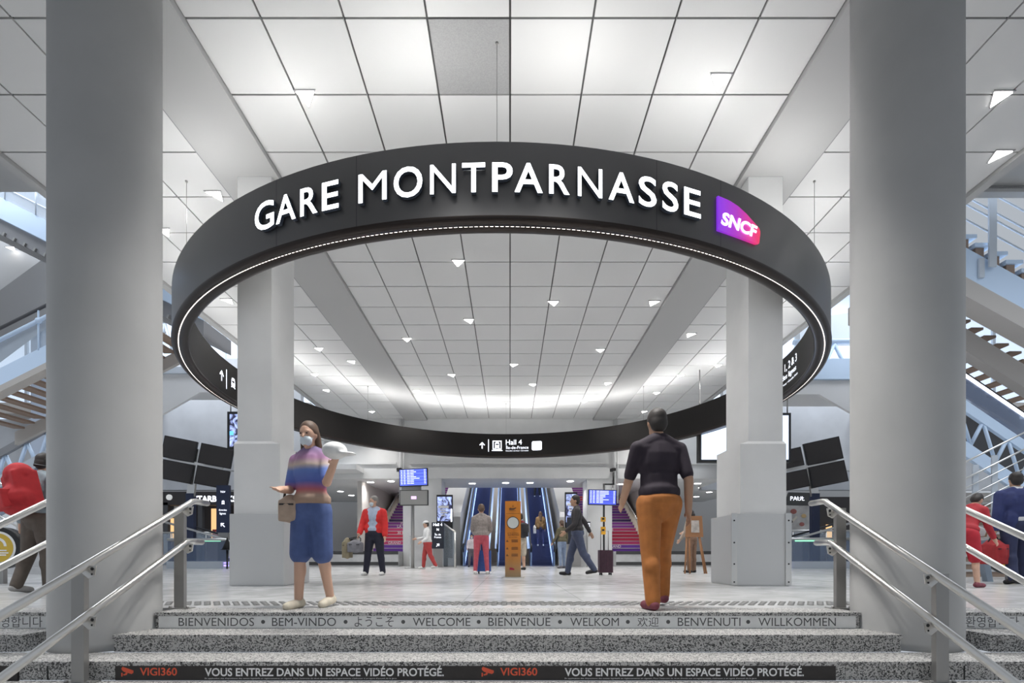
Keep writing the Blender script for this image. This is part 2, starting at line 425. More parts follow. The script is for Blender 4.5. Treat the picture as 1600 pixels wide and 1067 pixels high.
m.add(vs,[(2*i,2*i+1,2*((i+1)%N)+1,2*((i+1)%N)) for i in range(N)],1)
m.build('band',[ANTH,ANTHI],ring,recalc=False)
rim=MB(); prof=[(RI-.010,RZ0+.02),(RI-.014,RZ0-.025),(RI+.03,RZ0-.05),((RI+RO)/2+.012,RZ0-.055),((RI+RO)/2+.012,RZ0-.045),((RI+RO)/2+.036,RZ0-.045),((RI+RO)/2+.036,RZ0-.055),(RO-.03,RZ0-.05),(RO+.012,RZ0-.025),(RO+.008,RZ0+.012)]
vs=[]; K=len(prof)
for i in range(N):
    a=2*PI*i/N
    for r,z in prof: vs.append((RX+r*math.sin(a),RD-r*math.cos(a),z))
rim.add(vs,[(i*K+j,((i+1)%N)*K+j,((i+1)%N)*K+j+1,i*K+j+1) for i in range(N) for j in range(K-1)],0,True)
rimo=rim.build('bottom_rim',RIM,ring)
led=MB(); r0=(RI+RO)/2+.024
for i in range(720):
    a=2*PI*i/720; da=.0028
    vs=[(RX+(r0+e)*math.sin(a+f),RD-(r0+e)*math.cos(a+f),RZ0-.0475) for e,f in ((-.0065,-da),(.0065,-da),(.0065,da),(-.0065,da))]
    led.add(vs,[(0,1,2,3)])
led.build('led_strip',LED,rimo,recalc=False)
# joints of the outer panels
m=MB()
for u in (432,557,1026,1126): 
    a=ang_front(u); f=fn_out(a,RZ0+.012); m.add([f(-.003,0,.001),f(.003,0,.001),f(.003,.82,.001),f(-.003,.82,.001)],[(0,1,2,3)])
for a in (-1.15,1.15): 
    f=fn_out(a,RZ0+.012); m.add([f(-.004,0,.001),f(.004,0,.001),f(.004,.82,.001),f(-.004,.82,.001)],[(0,1,2,3)])
m.build('panel_joint',BLACK,ring,recalc=False)
LSIDE=mat('letter_side',(.10,.12,.16),.4,.4)
LETT=[('G',398,428),('A',431,462),('R',469,496),('E',503,529),('M',560,604),('O',615,660),('N',672,712),('T',722,758),('P',769,801),('A',804,848),('R',858,890),('N',903,941),('A',951,991),('S',998,1026),('S',1035,1060),('E',1069,1095)]
rl=RO+.055
for ch,ua,ub in LETT:
    a0,a1=ang_front(ua,rl),ang_front(ub,rl); m=MB()
    over=.010 if ch in 'GOS' else 0
    text_into(m,ch,fn_out(a0,4.475-over,rl),w=(a1-a0)*rl,h=.326+2*over,depth=.045,bold=0 if ch in 'MN' else .012,mi=0,mside=1)
    m.build('letter',[LIT,LSIDE],ring,recalc=False)
# logo plate
a0,a1=ang_front(1122,RO+.03),ang_front(1188,RO+.03); Wl=(a1-a0)*(RO+.03)
f=fn_out(a0,RZ0,RO+.03)
LOGO=gradient_mat('logo_gradient',[(0,(.20,.03,.62)),(.45,(.35,.03,.42)),(1,(.72,.03,.10))],0,RX+(RO)*math.sin(a0),RX+RO*math.sin(a1),emit=.75)
top=[(0,.605),(.25,.60),(.45,.575),(.65,.525),(.85,.46),(.97,.42),(1,.385)]
bot=[(1,.36),(.97,.225),(.9,.205),(.5,.195),(0,.19)]
pts=[(x*Wl,y) for x,y in top]+[(x*Wl,y) for x,y in bot]
m=MB(); n=len(pts); m.add([f(x,y,0) for x,y in pts]+[f(x,y,-.028) for x,y in pts],[list(range(n))[::-1],list(range(n,2*n))]+[(i,(i+1)%n,n+(i+1)%n,n+i) for i in range(n)])
lg=m.build('logo_plate',LOGO,ring)
m=MB(); text_into(m,'SNCF',fn_out(a0,RZ0,RO+.033),w=Wl*.86,h=.165,bold=.035,x=Wl*.06,y=.265,shear=.22)
m.build('logo_lettering',LITB,lg,recalc=False)
# lit signs on the inner face
def train_icon(m, f, x, y, s, frame):
    def poly(pts): m.add([f(x+a*s,y+b*s,0) for a,b in pts],[list(range(len(pts)))])
    def rect(a,b,c,d): poly([(a,b),(c,b),(c,d),(a,d)])
    if frame:
        for r in ((0,0,1,.1),(0,.9,1,1),(0,.1,.1,.9),(.9,.1,1,.9)): rect(*r)
        rect(-.1,-.14,1.1,-.07)
    a=.26; b=.74
    poly([(a,.28),(b,.28),(b,.50),(a,.50)]); poly([(a,.66),(b,.66),(b-.05,.8),(.6,.85),(.4,.85),(a+.05,.8)])
    rect(a,.5,a+.06,.66); rect(b-.06,.5,b,.66); poly([(.2,.14),(.3,.14),(.4,.28),(.32,.28)]); poly([(.8,.14),(.7,.14),(.6,.28),(.68,.28)])
    rect(.26,.18,.74,.22)
def arrow(m, f, x, y, s, rot=0):
    c,si=math.cos(rot),math.sin(rot)
    for pts in ([(-.07,-.5),(.07,-.5),(.07,.45),(-.07,.45)],[(0,.5),(-.42,.08),(-.32,-.02),(0,.32)],[(0,.5),(.42,.08),(.32,-.02),(0,.32)]):
        m.add([f(x+(a*c-b*si)*s,y+(a*si+b*c)*s,0) for a,b in pts],[list(range(len(pts)))])
def inner_sign(u0, kind):
    a=ang_back(u0); f=fn_in(a,RZ0+.10,RI-.008); m=MB()
    arrow(m,f,.13,.29,.25); m.add([f(x,y,0) for x,y in ((.36,.06),(.385,.06),(.385,.52),(.36,.52))],[(0,1,2,3)])
    train_icon(m,f,.53,.14,.34,kind=='rer')
    if kind=='rer':
        text_into(m,'Hall 4',f,h=.19,bold=.004,x=1.03,y=.33); text_into(m,'Île-de-France',f,w=.86,h=.14,x=1.03,y=.165)
        text_into(m,'Suburban services • Cercanías',f,w=.86,h=.045,x=1.03,y=.075)
        m.add([f(x,y,0) for x,y in ((2.06,.1),(2.36,.1),(2.4,.14),(2.4,.40),(2.36,.44),(2.06,.44),(2.02,.40),(2.02,.14))],[tuple(range(8))])
    else:
        text_into(m,'Halls 1, 2 & 3',f,h=.20,bold=.004,x=1.03,y=.36); text_into(m,'Grandes lignes',f,w=1.25,h=.16,x=1.03,y=.165)
        text_into(m,'Main line services • Grandes líneas',f,w=1.35,h=.05,x=1.03,y=.075)
    m.build('direction_sign',LITB,ring,recalc=False)
inner_sign(748,'rer'); inner_sign(342,'main')
a_end=ang_back(1249); inner_u=[u for u in range(1100,1249) if (a_end-ang_back(u))*RI<2.5][0]
inner_sign(inner_u,'main')
m=MB(); 
for a in (0.0,-.81,.81,-2.36,2.36,PI): 
    x,y=RX+(RO-.1)*math.sin(a),RD-(RO-.1)*math.cos(a); c=MB(); c.cyl((x,y,RZ1-.04),(x,y,CEIL-.001),.0035,8); c.lathe([(.018,0),(.018,.02)],(x,y,CEIL-.021),10); c.build('suspension_cable',STEELD,ring)
for i in range(24):                       # up-lights inside the ring's hollow top
    a=2*PI*(i+.5)/24; L=bpy.data.lights.new('ring_uplight','AREA'); L.shape='RECTANGLE'; L.size=.9; L.size_y=.15; L.energy=UP_W*(1.3-.4*math.cos(a)-.65*math.sin(a)**2); L.color=(1,.99,.97); L.spread=R_(150)
    o=bpy.data.objects.new('ring_uplight',L); COL.objects.link(o); o.location=(RX+(RO+RI)/2*math.sin(a),RD-(RO+RI)/2*math.cos(a),RZ1+.02); o.rotation_euler=(PI,0,a)

# ------------------------------------------------------------------ ceiling spotlights
ORD=['first','second','third','fourth','fifth','sixth','seventh','eighth','ninth','tenth','eleventh','twelfth','thirteenth','fourteenth','fifteenth','sixteenth']
SPOTS={'central ceiling bay':[(481,152),(1122,127),(955,368),(717,410),(864,473),(1030,473),(733,501),(637,530),(937,547),(803,570),(706,586),(956,599),(832,601),(647,611),(912,627)],
 'left ceiling bay':[(345,305),(260,362),(357,470),(500,545),(552,565),(493,585),(511,610),(582,643)],
 'right ceiling bay':[(1557,153),(1560,243),(1238,372),(1065,523),(1120,571),(1062,587),(1025,614),(1006,643)]}
lamp_mesh=None
def spot(x,y,z,label,k,lens=LAMP,watt=SPOT_W):
    t=thing('ceiling_spotlight',label,'ceiling light',(x,y,z),'recessed ceiling spotlights')
    s=.115; tri=[(-s,-s*.8),(s,-s*.8),(-s*.3*(1 if k%2 else -1),s)]
    big=[(a*1.22,b*1.22) for a,b in tri]
    m=MB(); m.prism([(x+a,y+b) for a,b in big],z-.012,z-.002); m.build('housing',MIDG,t)
    m=MB(); m.prism([(x+a,y+b) for a,b in tri],z-.022,z-.0125); m.build('lamp_lens',lens,t)
    if watt<=0: return
    L=bpy.data.lights.new('spot_lamp','SPOT'); L.energy=watt; L.spot_size=R_(110); L.spot_blend=.9; L.shadow_soft_size=.1; L.color=(1,.98,.95)
    o=bpy.data.objects.new('spot_lamp',L); COL.objects.link(o); o.parent=t; o.location=(0,0,-.06)
for bay,pts in SPOTS.items():
    P3=sorted([((u-VX)*((CEIL-EYE)*F/(VY-v))/F,(CEIL-EYE)*F/(VY-v)) for u,v in pts],key=lambda p:p[1])
    for k,(x,y) in enumerate(P3):
        if bay[0]=='c' and abs(x)>3.3: x=math.copysign(3.3,x)
        if bay[0]!='c': x=math.copysign(min(max(abs(x),4.75),7.15),x)
        spot(x,min(y,20.9),CEIL,'lit triangular spotlight recessed in the %s, %s from the front'%(bay,ORD[k]),k)
for k,(x,y) in enumerate([(-.8,4.3),(.8,4.3),(-6.4,4.3),(6.4,4.3),(0,4.2)]):  # added fill spots without fixtures, to brighten the near floor and steps
    L=bpy.data.lights.new('front_fill','SPOT'); L.energy=SPOT_W*2.5; L.spot_size=R_(74); L.spot_blend=.6; L.shadow_soft_size=.15; L.color=(1,.98,.95)
    o=bpy.data.objects.new('front_fill',L); COL.objects.link(o); o.location=(x,y,CEIL-.08)

# ------------------------------------------------------------------ handrails on the steps
def handrail(s, xr, bend, zu, zl, slu, sll, lab, posts=True):
    t=thing('handrail',lab,'handrail',(s*xr,3.6,0),'steel handrails of the entrance steps')
    for z,sl,dy in ((zu,slu,0),(zl,sll,-.08)):
        m=MB(); y=bend+dy; e=[(s*xr,2.1,z-sl*(y-2.1)),(s*xr,y-.05,z-.05*sl),(s*xr,y-.02,z-.006),(s*xr,y+.03,z),(s*xr,y+.19,z)]
        m.tube(e,.0265,16); m.ell(e[-1],.0265,n=12); m.build('rail',STEEL,t)
    for yp_,zb in (((4.33,0),(3.32,-.39)) if posts else ()):
        xo=s*(xr+.06); ztop=zu-slu*max(0,bend-yp_)-.01
        m=MB(); m.bx(xo-.042,xo+.042,yp_-.02,yp_+.02,zb+.008,ztop); p=m.build('post',STEELD,t)
        m=MB(); m.bx(xo-.10,xo+.10,yp_-.05,yp_+.05,zb,zb+.008)
        for a in (-.075,.075): m.lathe([(.012,0),(.012,.014)],(xo+a,yp_-.02,zb+.008),8)
        m.build('base_plate',STEELD,p)
        for z,sl,dy in ((zu,slu,0),(zl,sll,-.08)):
            zz=z-sl*max(0,bend+dy-yp_)-.03; yq=yp_-.021
            m=MB(); xa=xo-s*.02; m.poly3([(xa,yq,zz+.02),(xa-s*.11,yq,zz+.015),(xa-s*.10,yq,zz-.05),(xa-s*.06,yq,zz-.07),(xa,yq,zz-.02)],(0,-.008,0))
            b=m.build('bracket',STEEL,p)
            m=MB(); m.ell((xa-s*.085,yq-.009,zz-.005),(.012,.004,.012),n=8); m.ell((xa-s*.083,yq-.009,zz-.04),(.007,.004,.007),n=8); m.build('bolt',BLACK,b)
    return t
handrail(-1,2.80,4.42,.939,.58,.485,.50,'double steel handrail on two posts in front of the left round column')
handrail(1,2.80,4.45,.942,.574,.525,.515,'double steel handrail on two posts in front of the right round column')
handrail(-1,4.10,4.55,1.0,.59,.55,.50,'double steel handrail behind the left round column, at the picture edge',False)
handrail(1,4.10,4.75,1.0,.63,.51,.55,'double steel handrail behind the right round column, at the picture edge',False)

# ------------------------------------------------------------------ back wall, lintel, piers
BW=21.3; SOF=3.72
m=MB()
m.bx(-9.2,9.2,BW,BW+.5,SOF,6.7); m.bx(-9.2,-4.85,BW-.10,BW,4.33,4.42); m.bx(4.5,9.2,BW-.10,BW,4.33,4.42)
m.bx(X(640,BW),X(950,BW),BW-.12,BW-.001,Z(748,BW),Z(731,BW)); m.bx(-9.2,9.2,BW-.06,BW-.0005,SOF,Z(731,BW)-.03)
m.bx(X(640,BW),X(950,BW),BW-.16,BW-.002,4.36,4.40)
struct(m.build('wall_back',CONCP))
m=MB(); m.bx(X(630,BW),X(690,BW),BW-.05,BW+1.2,0,SOF); m.bx(X(917,BW),X(956,BW),BW-.05,BW+1.2,0,SOF)
struct(m.build('trim_3',CONCP))
m=MB(); m.bx(-9.2,9.2,BW+.5,24.1,SOF,SOF+.3); m.bx(-12,-5.0,24.1,31,SOF+.05,SOF+.3); m.bx(5.2,12,24.1,31,SOF+.05,SOF+.3); struct(m.build('ceiling_low',SOFF))
m=MB(); m.bx(-30,30,33,33.4,0,11); m.bx(-9.2,9.2,24.1,33,9.5,9.8); struct(m.build('wall_far',mat('far_wall',(.56,.53,.50),.8)))
m=MB(); m.bx(-6.7,-6.5,BW+.6,33,0,9.5); m.bx(6.5,6.7,BW+.6,33,0,9.5); struct(m.build('wall_stairs',mat('stair_wall',(.60,.57,.54),.8)))
m=MB(); m.bx(-8.0,-7.4,BW-.5,BW-.1,Z(690,BW),CEIL-.01); m.bx(-9.0,-6.2,BW-1.2,BW-.1,Z(735,BW)-.15,Z(735,BW)+.05); struct(m.build('trim_4',CONCP))
for i,u in enumerate((626,960)):
    m=MB(); m.cyl((X(u,21.2),21.17,Z(786,21.2)),(X(u,21.2),21.17,6.2),.055,12); m.cyl((X(u+5,21.2),21.17,Z(786,21.2)),(X(u+5,21.2),21.17,6.2),.03,10)
    tag(m.build('downpipe',CONCP),'grey downpipe on the back wall, %s of the escalators'%('left','right')[i],'pipe')
    t=thing('security_camera','small black security camera under the %s downpipe of the back wall'%('left','right')[i],'camera',(X(u,21),21.0,Z(733,21)))
    y=20.95; m=MB(); m.bx(X(u,21)-.03,X(u,21)+.03,y,y+.3,Z(733,21),Z(733,21)+.05); m.build('bracket',BLACK,t)
    m=MB(); m.box((X(u,21)-.08,y-.02,Z(733,21)-.04),(.13,.28,.12),Matrix.Rotation(.3,3,'Z')); m.build('body',BLACK,t)
    m=MB(); m.cyl((X(u,21)-.08,y-.2,Z(733,21)-.04),(X(u,21)-.08,y-.15,Z(733,21)-.04),.045,12); m.build('lens',SCREEN,t)
# soffit downlights
DL=[(567,758),(579,753),(611,749),(738,755),(790,754),(828,754),(891,751),(969,756),(1090,755),(1096,763),(1108,770),(1088,777),(549,775),(532,769)]
for k,(u,v) in enumerate(DL):
    dd=(SOF-EYE)*F/(VY-v); dd=max(21.9,min(dd,30.5)); x=X(u,dd)
    zz=SOF if dd<24.1 else SOF+.05
    t=thing('downlight','round lit downlight in the low soffit over the back hall, %s from the left'%ORD[sorted(u2 for u2,_ in DL).index(u)],'ceiling light',(x,dd,zz),'round downlights of the low soffit')
    m=MB(); m.lathe([(.16,-.012),(.19,-.001)],(x,dd,zz),20); m.build('trim_ring',WHITE,t)
    m=MB(); m.lathe([(.0,-.022),(.14,-.022),(.145,-.013)],(x,dd,zz),20); m.build('lamp_lens',LAMP,t)
    L=bpy.data.lights.new('downlight_lamp','SPOT'); L.energy=70; L.spot_size=R_(140); L.spot_blend=.8; L.shadow_soft_size=.1
    o=bpy.data.objects.new('downlight_lamp',L); COL.objects.link(o); o.parent=t; o.location=(0,0,-.06)
for x in (-4.8,-1.5,1.5,4.8):  # added fill lights with no fixture, brightening the hall behind the escalators
    L=bpy.data.lights.new('hall_fill','AREA'); L.size=2; L.energy=HALL_W
    o=bpy.data.objects.new('hall_fill',L); COL.objects.link(o); o.location=(x,28.5,9.4)
for s in (-1,1):  # added overhead fill, no fixture modelled, brightens the side stairs and panels
    L=bpy.data.lights.new('atrium_fill','AREA'); L.shape='RECTANGLE'; L.size=6; L.size_y=22; L.energy=2300; L.color=(.86,.92,1)
    o=bpy.data.objects.new('atrium_fill',L); COL.objects.link(o); o.location=(s*13.5,12,13)

# ------------------------------------------------------------------ escalators
ESCB=mat('escalator_step',(.045,.055,.13),.5,.3); BALU=mat('escalator_panel',(.24,.35,.58),.35,.4); SKL=mat('skirt_light',(.6,.75,1),.5,emit=(.42,.60,1),es=1.1)
HRUB=mat('rubber_handrail',(.02,.02,.025),.4)
def escalator(xa, xb, lab):
    y0,y1,sl=22.0,31.0,.577; t=thing('escalator',lab,'escalator',((xa+xb)/2,y0,0),'escalators of the back hall')
    zf=lambda y: 0.02+max(0,(y-y0))*sl
    m=MB(); n=27; dy=(y1-y0)/n
    m.bx(xa,xb,y0-1.0,y0,-.0,.02)
    for i in range(n): m.bx(xa,xb,y0+i*dy,y0+(i+1)*dy+.05,zf(y0+i*dy)-.25,zf(y0+i*dy)+dy*sl)
    m.build('step_band',ESCB,t)
    for xs,o in ((xa,-1),(xb,1)):
        m=MB(); pts=[(y0-.9,.0),(y0-.9,.75),(y0-.3,.82),(y1,zf(y1)+.85),(y1,zf(y1)-.3),(y0+.4,0)]
        m.poly3([(xs,y,z) for y,z in pts],(o*.05,0,0)); b=m.build('balustrade',BALU,t)
        m=MB(); m.tube([(xs+o*.03,y0-.9,.62),(xs+o*.03,y0-1.02,.72),(xs+o*.03,y0-1.0,.86),(xs+o*.03,y0-.85,.93),(xs+o*.03,y0-.2,.96),(xs+o*.03,y1,zf(y1)+.95)],.042,10); m.build('handrail',HRUB,b)
        m=MB(); m.poly3([(xs-o*.004,y0-.2,.10),(xs-o*.004,y1,zf(y1)+.12),(xs-o*.004,y1,zf(y1)+.42),(xs-o*.004,y0-.2,.34)],(o*.003,0,0)); m.build('skirt_light',SKL,b)
        m=MB(); m.poly3([(xs+o*.051,y0-.2,.74),(xs+o*.051,y1,zf(y1)+.84),(xs+o*.17,y1,zf(y1)+.84),(xs+o*.17,y0-.2,.74)],(0,0,.01)); m.build('top_deck',BALU,b)
for (xa,xb),l in zip(((-1.95,-1.05),(-.5,.42),(.92,1.85)),('dark blue escalator with lit sides, behind the woman in pink trousers','dark blue escalator with lit sides, behind the orange sanitiser column','dark blue escalator carrying a woman in a brown coat')):
    escalator(xa,xb,l)
GREYW=mat('curved_grey_cover',(.42,.42,.42),.5)
for s,l in ((-1,'smooth grey wall cover left of the escalators'),(1,'smooth grey wall cover right of the escalators')):
    m=MB(); a,b=sorted((s*2.25,s*3.2)); pts=[(22.6,0),(22.6,2.2),(22.75,2.42),(23,2.5),(31,6.5),(31,0)]
    m.poly3([(a,y,z) for y,z in pts],(b-a,0,0)); tag(m.build('wall_cover',GREYW),l,'wall cover')

# ------------------------------------------------------------------ poster stairs and their plinths
PUR=[mat('riser_violet',(.13,.03,.30),.5),mat('riser_crimson',(.55,.02,.07),.5),mat('riser_pink',(.50,.04,.15),.5),mat('riser_purple',(.24,.04,.30),.5),mat('riser_dark',(.05,.02,.12),.5),mat('riser_tread',(.42,.36,.40),.6)]
SEQ=[0,0,2,1,1,1,2,3,3,4,3,3,0,3,3,0,3,1,1,0,3,3,3,0,0,3]
def stairs(xa,xb,lab,flip,words):
    t=thing('poster_stairs',lab,'stairs',((xa+xb)/2,21.9,0)); y0=21.9; n=26; tr=.32; rs=.165
    m=MB()
    for i in range(n):
        m.bx(xa,xb,y0+i*tr,y0+n*tr,.62+i*rs,.62+(i+1)*rs-.03,SEQ[i]); m.bx(xa,xb,y0+i*tr-.02,y0+n*tr,.62+(i+1)*rs-.03,.62+(i+1)*rs,5)
    m.build('steps',PUR,t)
    m=MB()
    for s_,i,x,h in words: text_into(m,s_,flat_fn((x,y0+i*tr-.024,.62+i*rs+.015)),h=h,bold=.01)
    if words: m.build('lettering',mat('riser_print',(.75,.6,.66),.5),t,recalc=False)
    xo=xa if xa<0 else xb; s=-1 if xa<0 else 1
    m=MB(); e=s*.16; m.poly3([(xo,y0-.1,.6),(xo,y0+n*tr,.6+n*rs),(xo,y0+n*tr,.95+n*rs),(xo,y0-.1,1.0)],(e,0,0)); m.build('stringer',mat('cream_stringer',(.62,.56,.46),.6),t)
    m=MB(); m.tube([(xo-s*.12,y0-.2,1.45),(xo-s*.12,y0+n*tr,1.45+n*rs)],.03,10)
    for i in range(0,n,5): m.cyl((xo-s*.0+e*.5,y0+i*tr,.9+i*rs),(xo-s*.12,y0+i*tr,1.48+i*rs),.015,8)
    m.build('handrail',STEELD,t)
stairs(-6.0,-3.55,'purple and crimson poster stairs left of the escalators',0,[('PAR-CI',8,-5.35,.14),('LA SORTIE',7,-5.45,.14),('30 MARS',5,-5.3,.13),('GRAND',2,-5.5,.12),('SNCF',3,-4.9,.13)])
stairs(3.55,6.0,'purple and crimson poster stairs right of the escalators',1,[('GRAND',1,4.35,.12),('30 MARS',6,4.3,.12)])
STRIPE=mat('plinth_dark_band',(.05,.05,.05),.5); STONE=mat('plinth_stone',(.50,.50,.50),.7,noise=.12,nscale=3)
for xa,xb,l in ((-9.2,-4.57,'low stone plinth with two dark bands in front of the left poster stairs'),(4.33,9.2,'low stone plinth with two dark bands in front of the right poster stairs')):
    t=thing('plinth',l,'low wall',((xa+xb)/2,20.6,0))
    m=MB(); m.bx(xa,xb,20.4,21.6,0,.62); m.build('body',STONE,t)
    for z0,z1 in ((.055,.19),(.50,.63)):
        m=MB(); m.bx(xa,xb,20.385,20.399,z0,z1); m.build('band',STRIPE,t)

# ------------------------------------------------------------------ screens, boards and signs
SBL=gradient_mat('board_blue',[(0,(.07,.10,.62)),(.5,(.11,.17,.80)),(1,(.09,.13,.70))],2,2.6,3.6,emit=.75,rough=.3)
SROW=mat('board_text',(.8,.85,1),.5,emit=(.75,.82,1),es=.9); SROWD=mat('board_row',(.05,.07,.45),.4,emit=(.10,.14,.70),es=.6)
def board(u0,u1,v0,v1,d,lab,kind,yaw=0,roll=0,extra=None,name='departure_board'):
    c=P((u0+u1)/2,(v0+v1)/2,d); W=(u1-u0)*d/F; H=(v1-v0)*d/F
    t=thing(name,lab,'screen',c)
    Rm=(Matrix.Rotation(yaw,3,'Z')@Matrix.Rotation(roll,3,'Y'))
    ex=Rm@Vector((1,0,0)); ez=Rm@Vector((0,0,1)); nn=Rm@Vector((0,-1,0))
    m=MB(); m.box(c-nn*.05,(W,.09,H),Rm); m.build('casing',BLACK,t)
    def q(m,x0,x1,y0,y1,e,mi=0): m.add([c+ex*x*W+ez*y*H+nn*e for x,y in ((x0,y0),(x1,y0),(x1,y1),(x0,y1))],[(0,1,2,3)],mi)
    m=MB(); q(m,-.475,.475,-.455,.455,.001)
    m.build('display',{'blue':SBL,'grey':mat('screen_grey',(.24,.24,.235),.4),'dark':SCREEN,'white':mat('screen_white',(.6,.7,.9),.4,emit=(.62,.76,1),es=1.0)}.get(kind,SBL),t,recalc=False)
    if kind=='blue':
        m=MB(); rnd=random.Random(int(u0))
        for r in range(9):
            y=.40-r*.093
            if r%2: q(m,-.47,.47,y-.03,y+.045,.002,1)
            for a,b in ((-.44,-.38),(-.34,-.27),(-.22,-.12),(-.10,rnd.choice((.02,.10,.22))),(.38,.44)): q(m,a,b,y-.015,y+.022,.003,0)
        m.build('timetable_rows',[SROW,SROWD],t,recalc=False)
    if extra: extra(t,c,ex,ez,nn,W,H,q)
    return t
def logo_sq(t,c,ex,ez,nn,W,H,q):
    m=MB(); q(m,-.09,.09,-.10,.10,.003); m.build('logo',mat('logo_pink',(.6,.4,.7),.4,emit=(.75,.5,.85),es=.9),t,recalc=False)
board(623,668.5,732,759.5,17,'blue departure board hung above the grey screen by the left pier','blue',R_(-6),R_(-1.5))
board(624,669,765.5,789.5,17.0,'grey screen with a small pink logo under the blue departure board','grey',R_(-4),0,logo_sq,'grey_screen')
board(919,964,765,789,17,'blue departure board on a thin pole by the right pier','blue',R_(4),R_(1))
m=MB(); c=P(646,770,17.3); m.bx(c.x-.35,c.x+.3,17.085,17.2,Z(790,17.3),Z(735,17.3)); m.cyl((c.x-.05,17.42,0),(c.x-.05,17.42,Z(738,17.3)),.06,12); m.bx(c.x-.15,c.x+.05,17.19,17.44,Z(745,17.3),Z(740,17.3)); m.bx(c.x-.15,c.x+.05,17.19,17.44,Z(778,17.3),Z(774,17.3)); m.bx(c.x-.3,c.x+.2,17.3,17.55,0,.02)
tag(m.build('screen_stand',STEELD),'grey post carrying the two screens by the left pier','stand')
m=MB(); x=X(943,17.2); m.cyl((x,17.135,0),(x,17.135,Z(757,17.2)),.035,10); m.bx(x-.03,x+.36,17.11,17.17,Z(758,17.2),Z(756,17.2)); m.cyl((x+.33,17.14,Z(757,17.2)),(x+.33,17.14,Z(738,17.2)),.03,8)
tag(m.build('screen_pole',BLACK),'thin black pole behind the right departure board','pole')
YEL=mat('yellow_box',(.75,.38,.02),.5)
for k,(v0,v1,l) in enumerate(((808,815,'small yellow box on the right pier, the upper one'),(823,835,'small yellow box on the right pier, the lower one'))):
    t=thing('validator_box',l,'box',P(940,v1,17.0)); m=MB(); m.rbox(P(942.5,(v0+v1)/2,17.07),(.16,.10,(v1-v0)*17/F),.02); m.build('body',YEL,t)
    m=MB(); m.box(P(942.5,(v0+v1)/2-1,17.015),(.08,.012,.06)); m.build('window',BLACK,t)
# advert displays
def smoke(name):
    if name in MATS: return MATS[name]
    m=mat(name,(.1,.12,.25),.4); nt=m.node_tree; b=nt.nodes['Principled BSDF']
    tc=nt.nodes.new('ShaderNodeTexCoord'); n=nt.nodes.new('ShaderNodeTexNoise'); n.inputs['Scale'].default_value=3; n.inputs['Distortion'].default_value=2
    r=nt.nodes.new('ShaderNodeValToRGB'); e=r.color_ramp.elements; e[0].position=.38; e[0].color=(.02,.02,.05,1); e[1].position=.68; e[1].color=(.45,.55,.95,1)
    nt.links.new(tc.outputs['Object'],n.inputs['Vector']); nt.links.new(n.outputs['Fac'],r.inputs[0]); nt.links.new(r.outputs[0],b.inputs['Emission Color']); nt.links.new(r.outputs[0],b.inputs['Base Color']); b.inputs['Emission Strength'].default_value=1.1
    return m
for u0,u1,v0,v1,l in ((682,707,773,820,'tall advert display with blue smoke left of the escalators'),(883,902,769,822,'tall advert display with blue smoke right of the escalators')):
    d=20.6; t=thing('advert_display',l,'display',P((u0+u1)/2,885,d))
    m=MB(); m.bx(X(u0,d),X(u1,d),d,d+.16,.35,Z(v0,d)); m.bx(X(u0,d)+.2,X(u1,d)-.2,d+.02,d+.14,0,.35); m.build('casing',BLACK,t)
    m=MB(); m.bx(X(u0+1.5,d),X(u1-1.5,d),d-.004,d-.0005,Z(v1-6,d),Z(v0+3,d)); p=m.build('display',smoke('advert_smoke'),t)
    m=MB()
    for k,(a,b) in enumerate(((3,19),(6,15),(6,17),(7,14))): m.bx(X(u0+a,d),X(u0+b,d),d-.007,d-.0045,Z(v0+21+k*4,d),Z(v0+19+k*4 if k else v0+17,d))
    m.build('caption',WHITE,p)
    m=MB(); m.bx(X(u1-2.6,d),X(u1-.8,d),d-.012,d-.0005,Z(v1-5,d),Z(v1-25,d)); m.build('lit_edge',LIT,t)
# direction totems by the escalators
def totem(u0,u1,v0,v1,d,lab,draw,mt=NAVY,foot=True):
    t=thing('direction_totem',lab,'sign',P((u0+u1)/2,867,d))
    m=MB(); m.bx(X(u0,d),X(u1,d),d,d+.12,Z(v1,d),Z(v0,d)); p=m.build('panel',mt,t)
    if foot:
        m=MB(); m.bx(X(u0+2,d),X(u1-2,d),d+.02,d+.10,0,Z(v1,d)); m.bx(X(u0,d),X(u1,d),d-.1,d+.2,0,.02); m.build('foot',STEELD,t)
    m=MB(); k=d/F; f=flat_fn(P(u0,v1,d-.004)); draw(m,f,k,(u1-u0)*k,(v1-v0)*k); m.build('lettering',LITB,p,recalc=False)
def dr1(m,f,k,W,H):
    text_into(m,'Hall 4',f,w=W*.74,x=W*.5,y=H*.86,align='c',bold=.01); text_into(m,'N',f,h=H*.09,x=W*.5,y=H*.68,align='c',bold=.02)
    text_into(m,'Île de',f,w=W*.5,x=W*.5,y=H*.50,align='c'); text_into(m,'France',f,w=W*.55,x=W*.5,y=H*.40,align='c'); arrow(m,f,W*.5,H*.13,H*.15,-PI/4)
def dr2(m,f,k,W,H):
    text_into(m,'4',f,h=H*.13,x=W*.7,y=H*.82,align='c'); arrow(m,f,W*.45,H*.14,H*.2,PI/4)
totem(674.5,693.5,816,857,19.2,'dark totem reading Hall 4 with an arrow up right',dr1)
totem(886,910,808,850,19.6,'dark totem with a 4 and an arrow up left',dr2)
d=19.4; t=thing('train_sign','small square dark sign with a train symbol right of the escalators','sign',P(919,820,d))
m=MB(); m.bx(X(914,d),X(922.5,d),d,d+.05,Z(825,d),Z(815,d)); p=m.build('panel',NAVY,t); m=MB(); m.cyl((X(918,d),d+.08,0),(X(918,d),d+.08,Z(815,d)),.03,8); m.build('pole',STEELD,t)
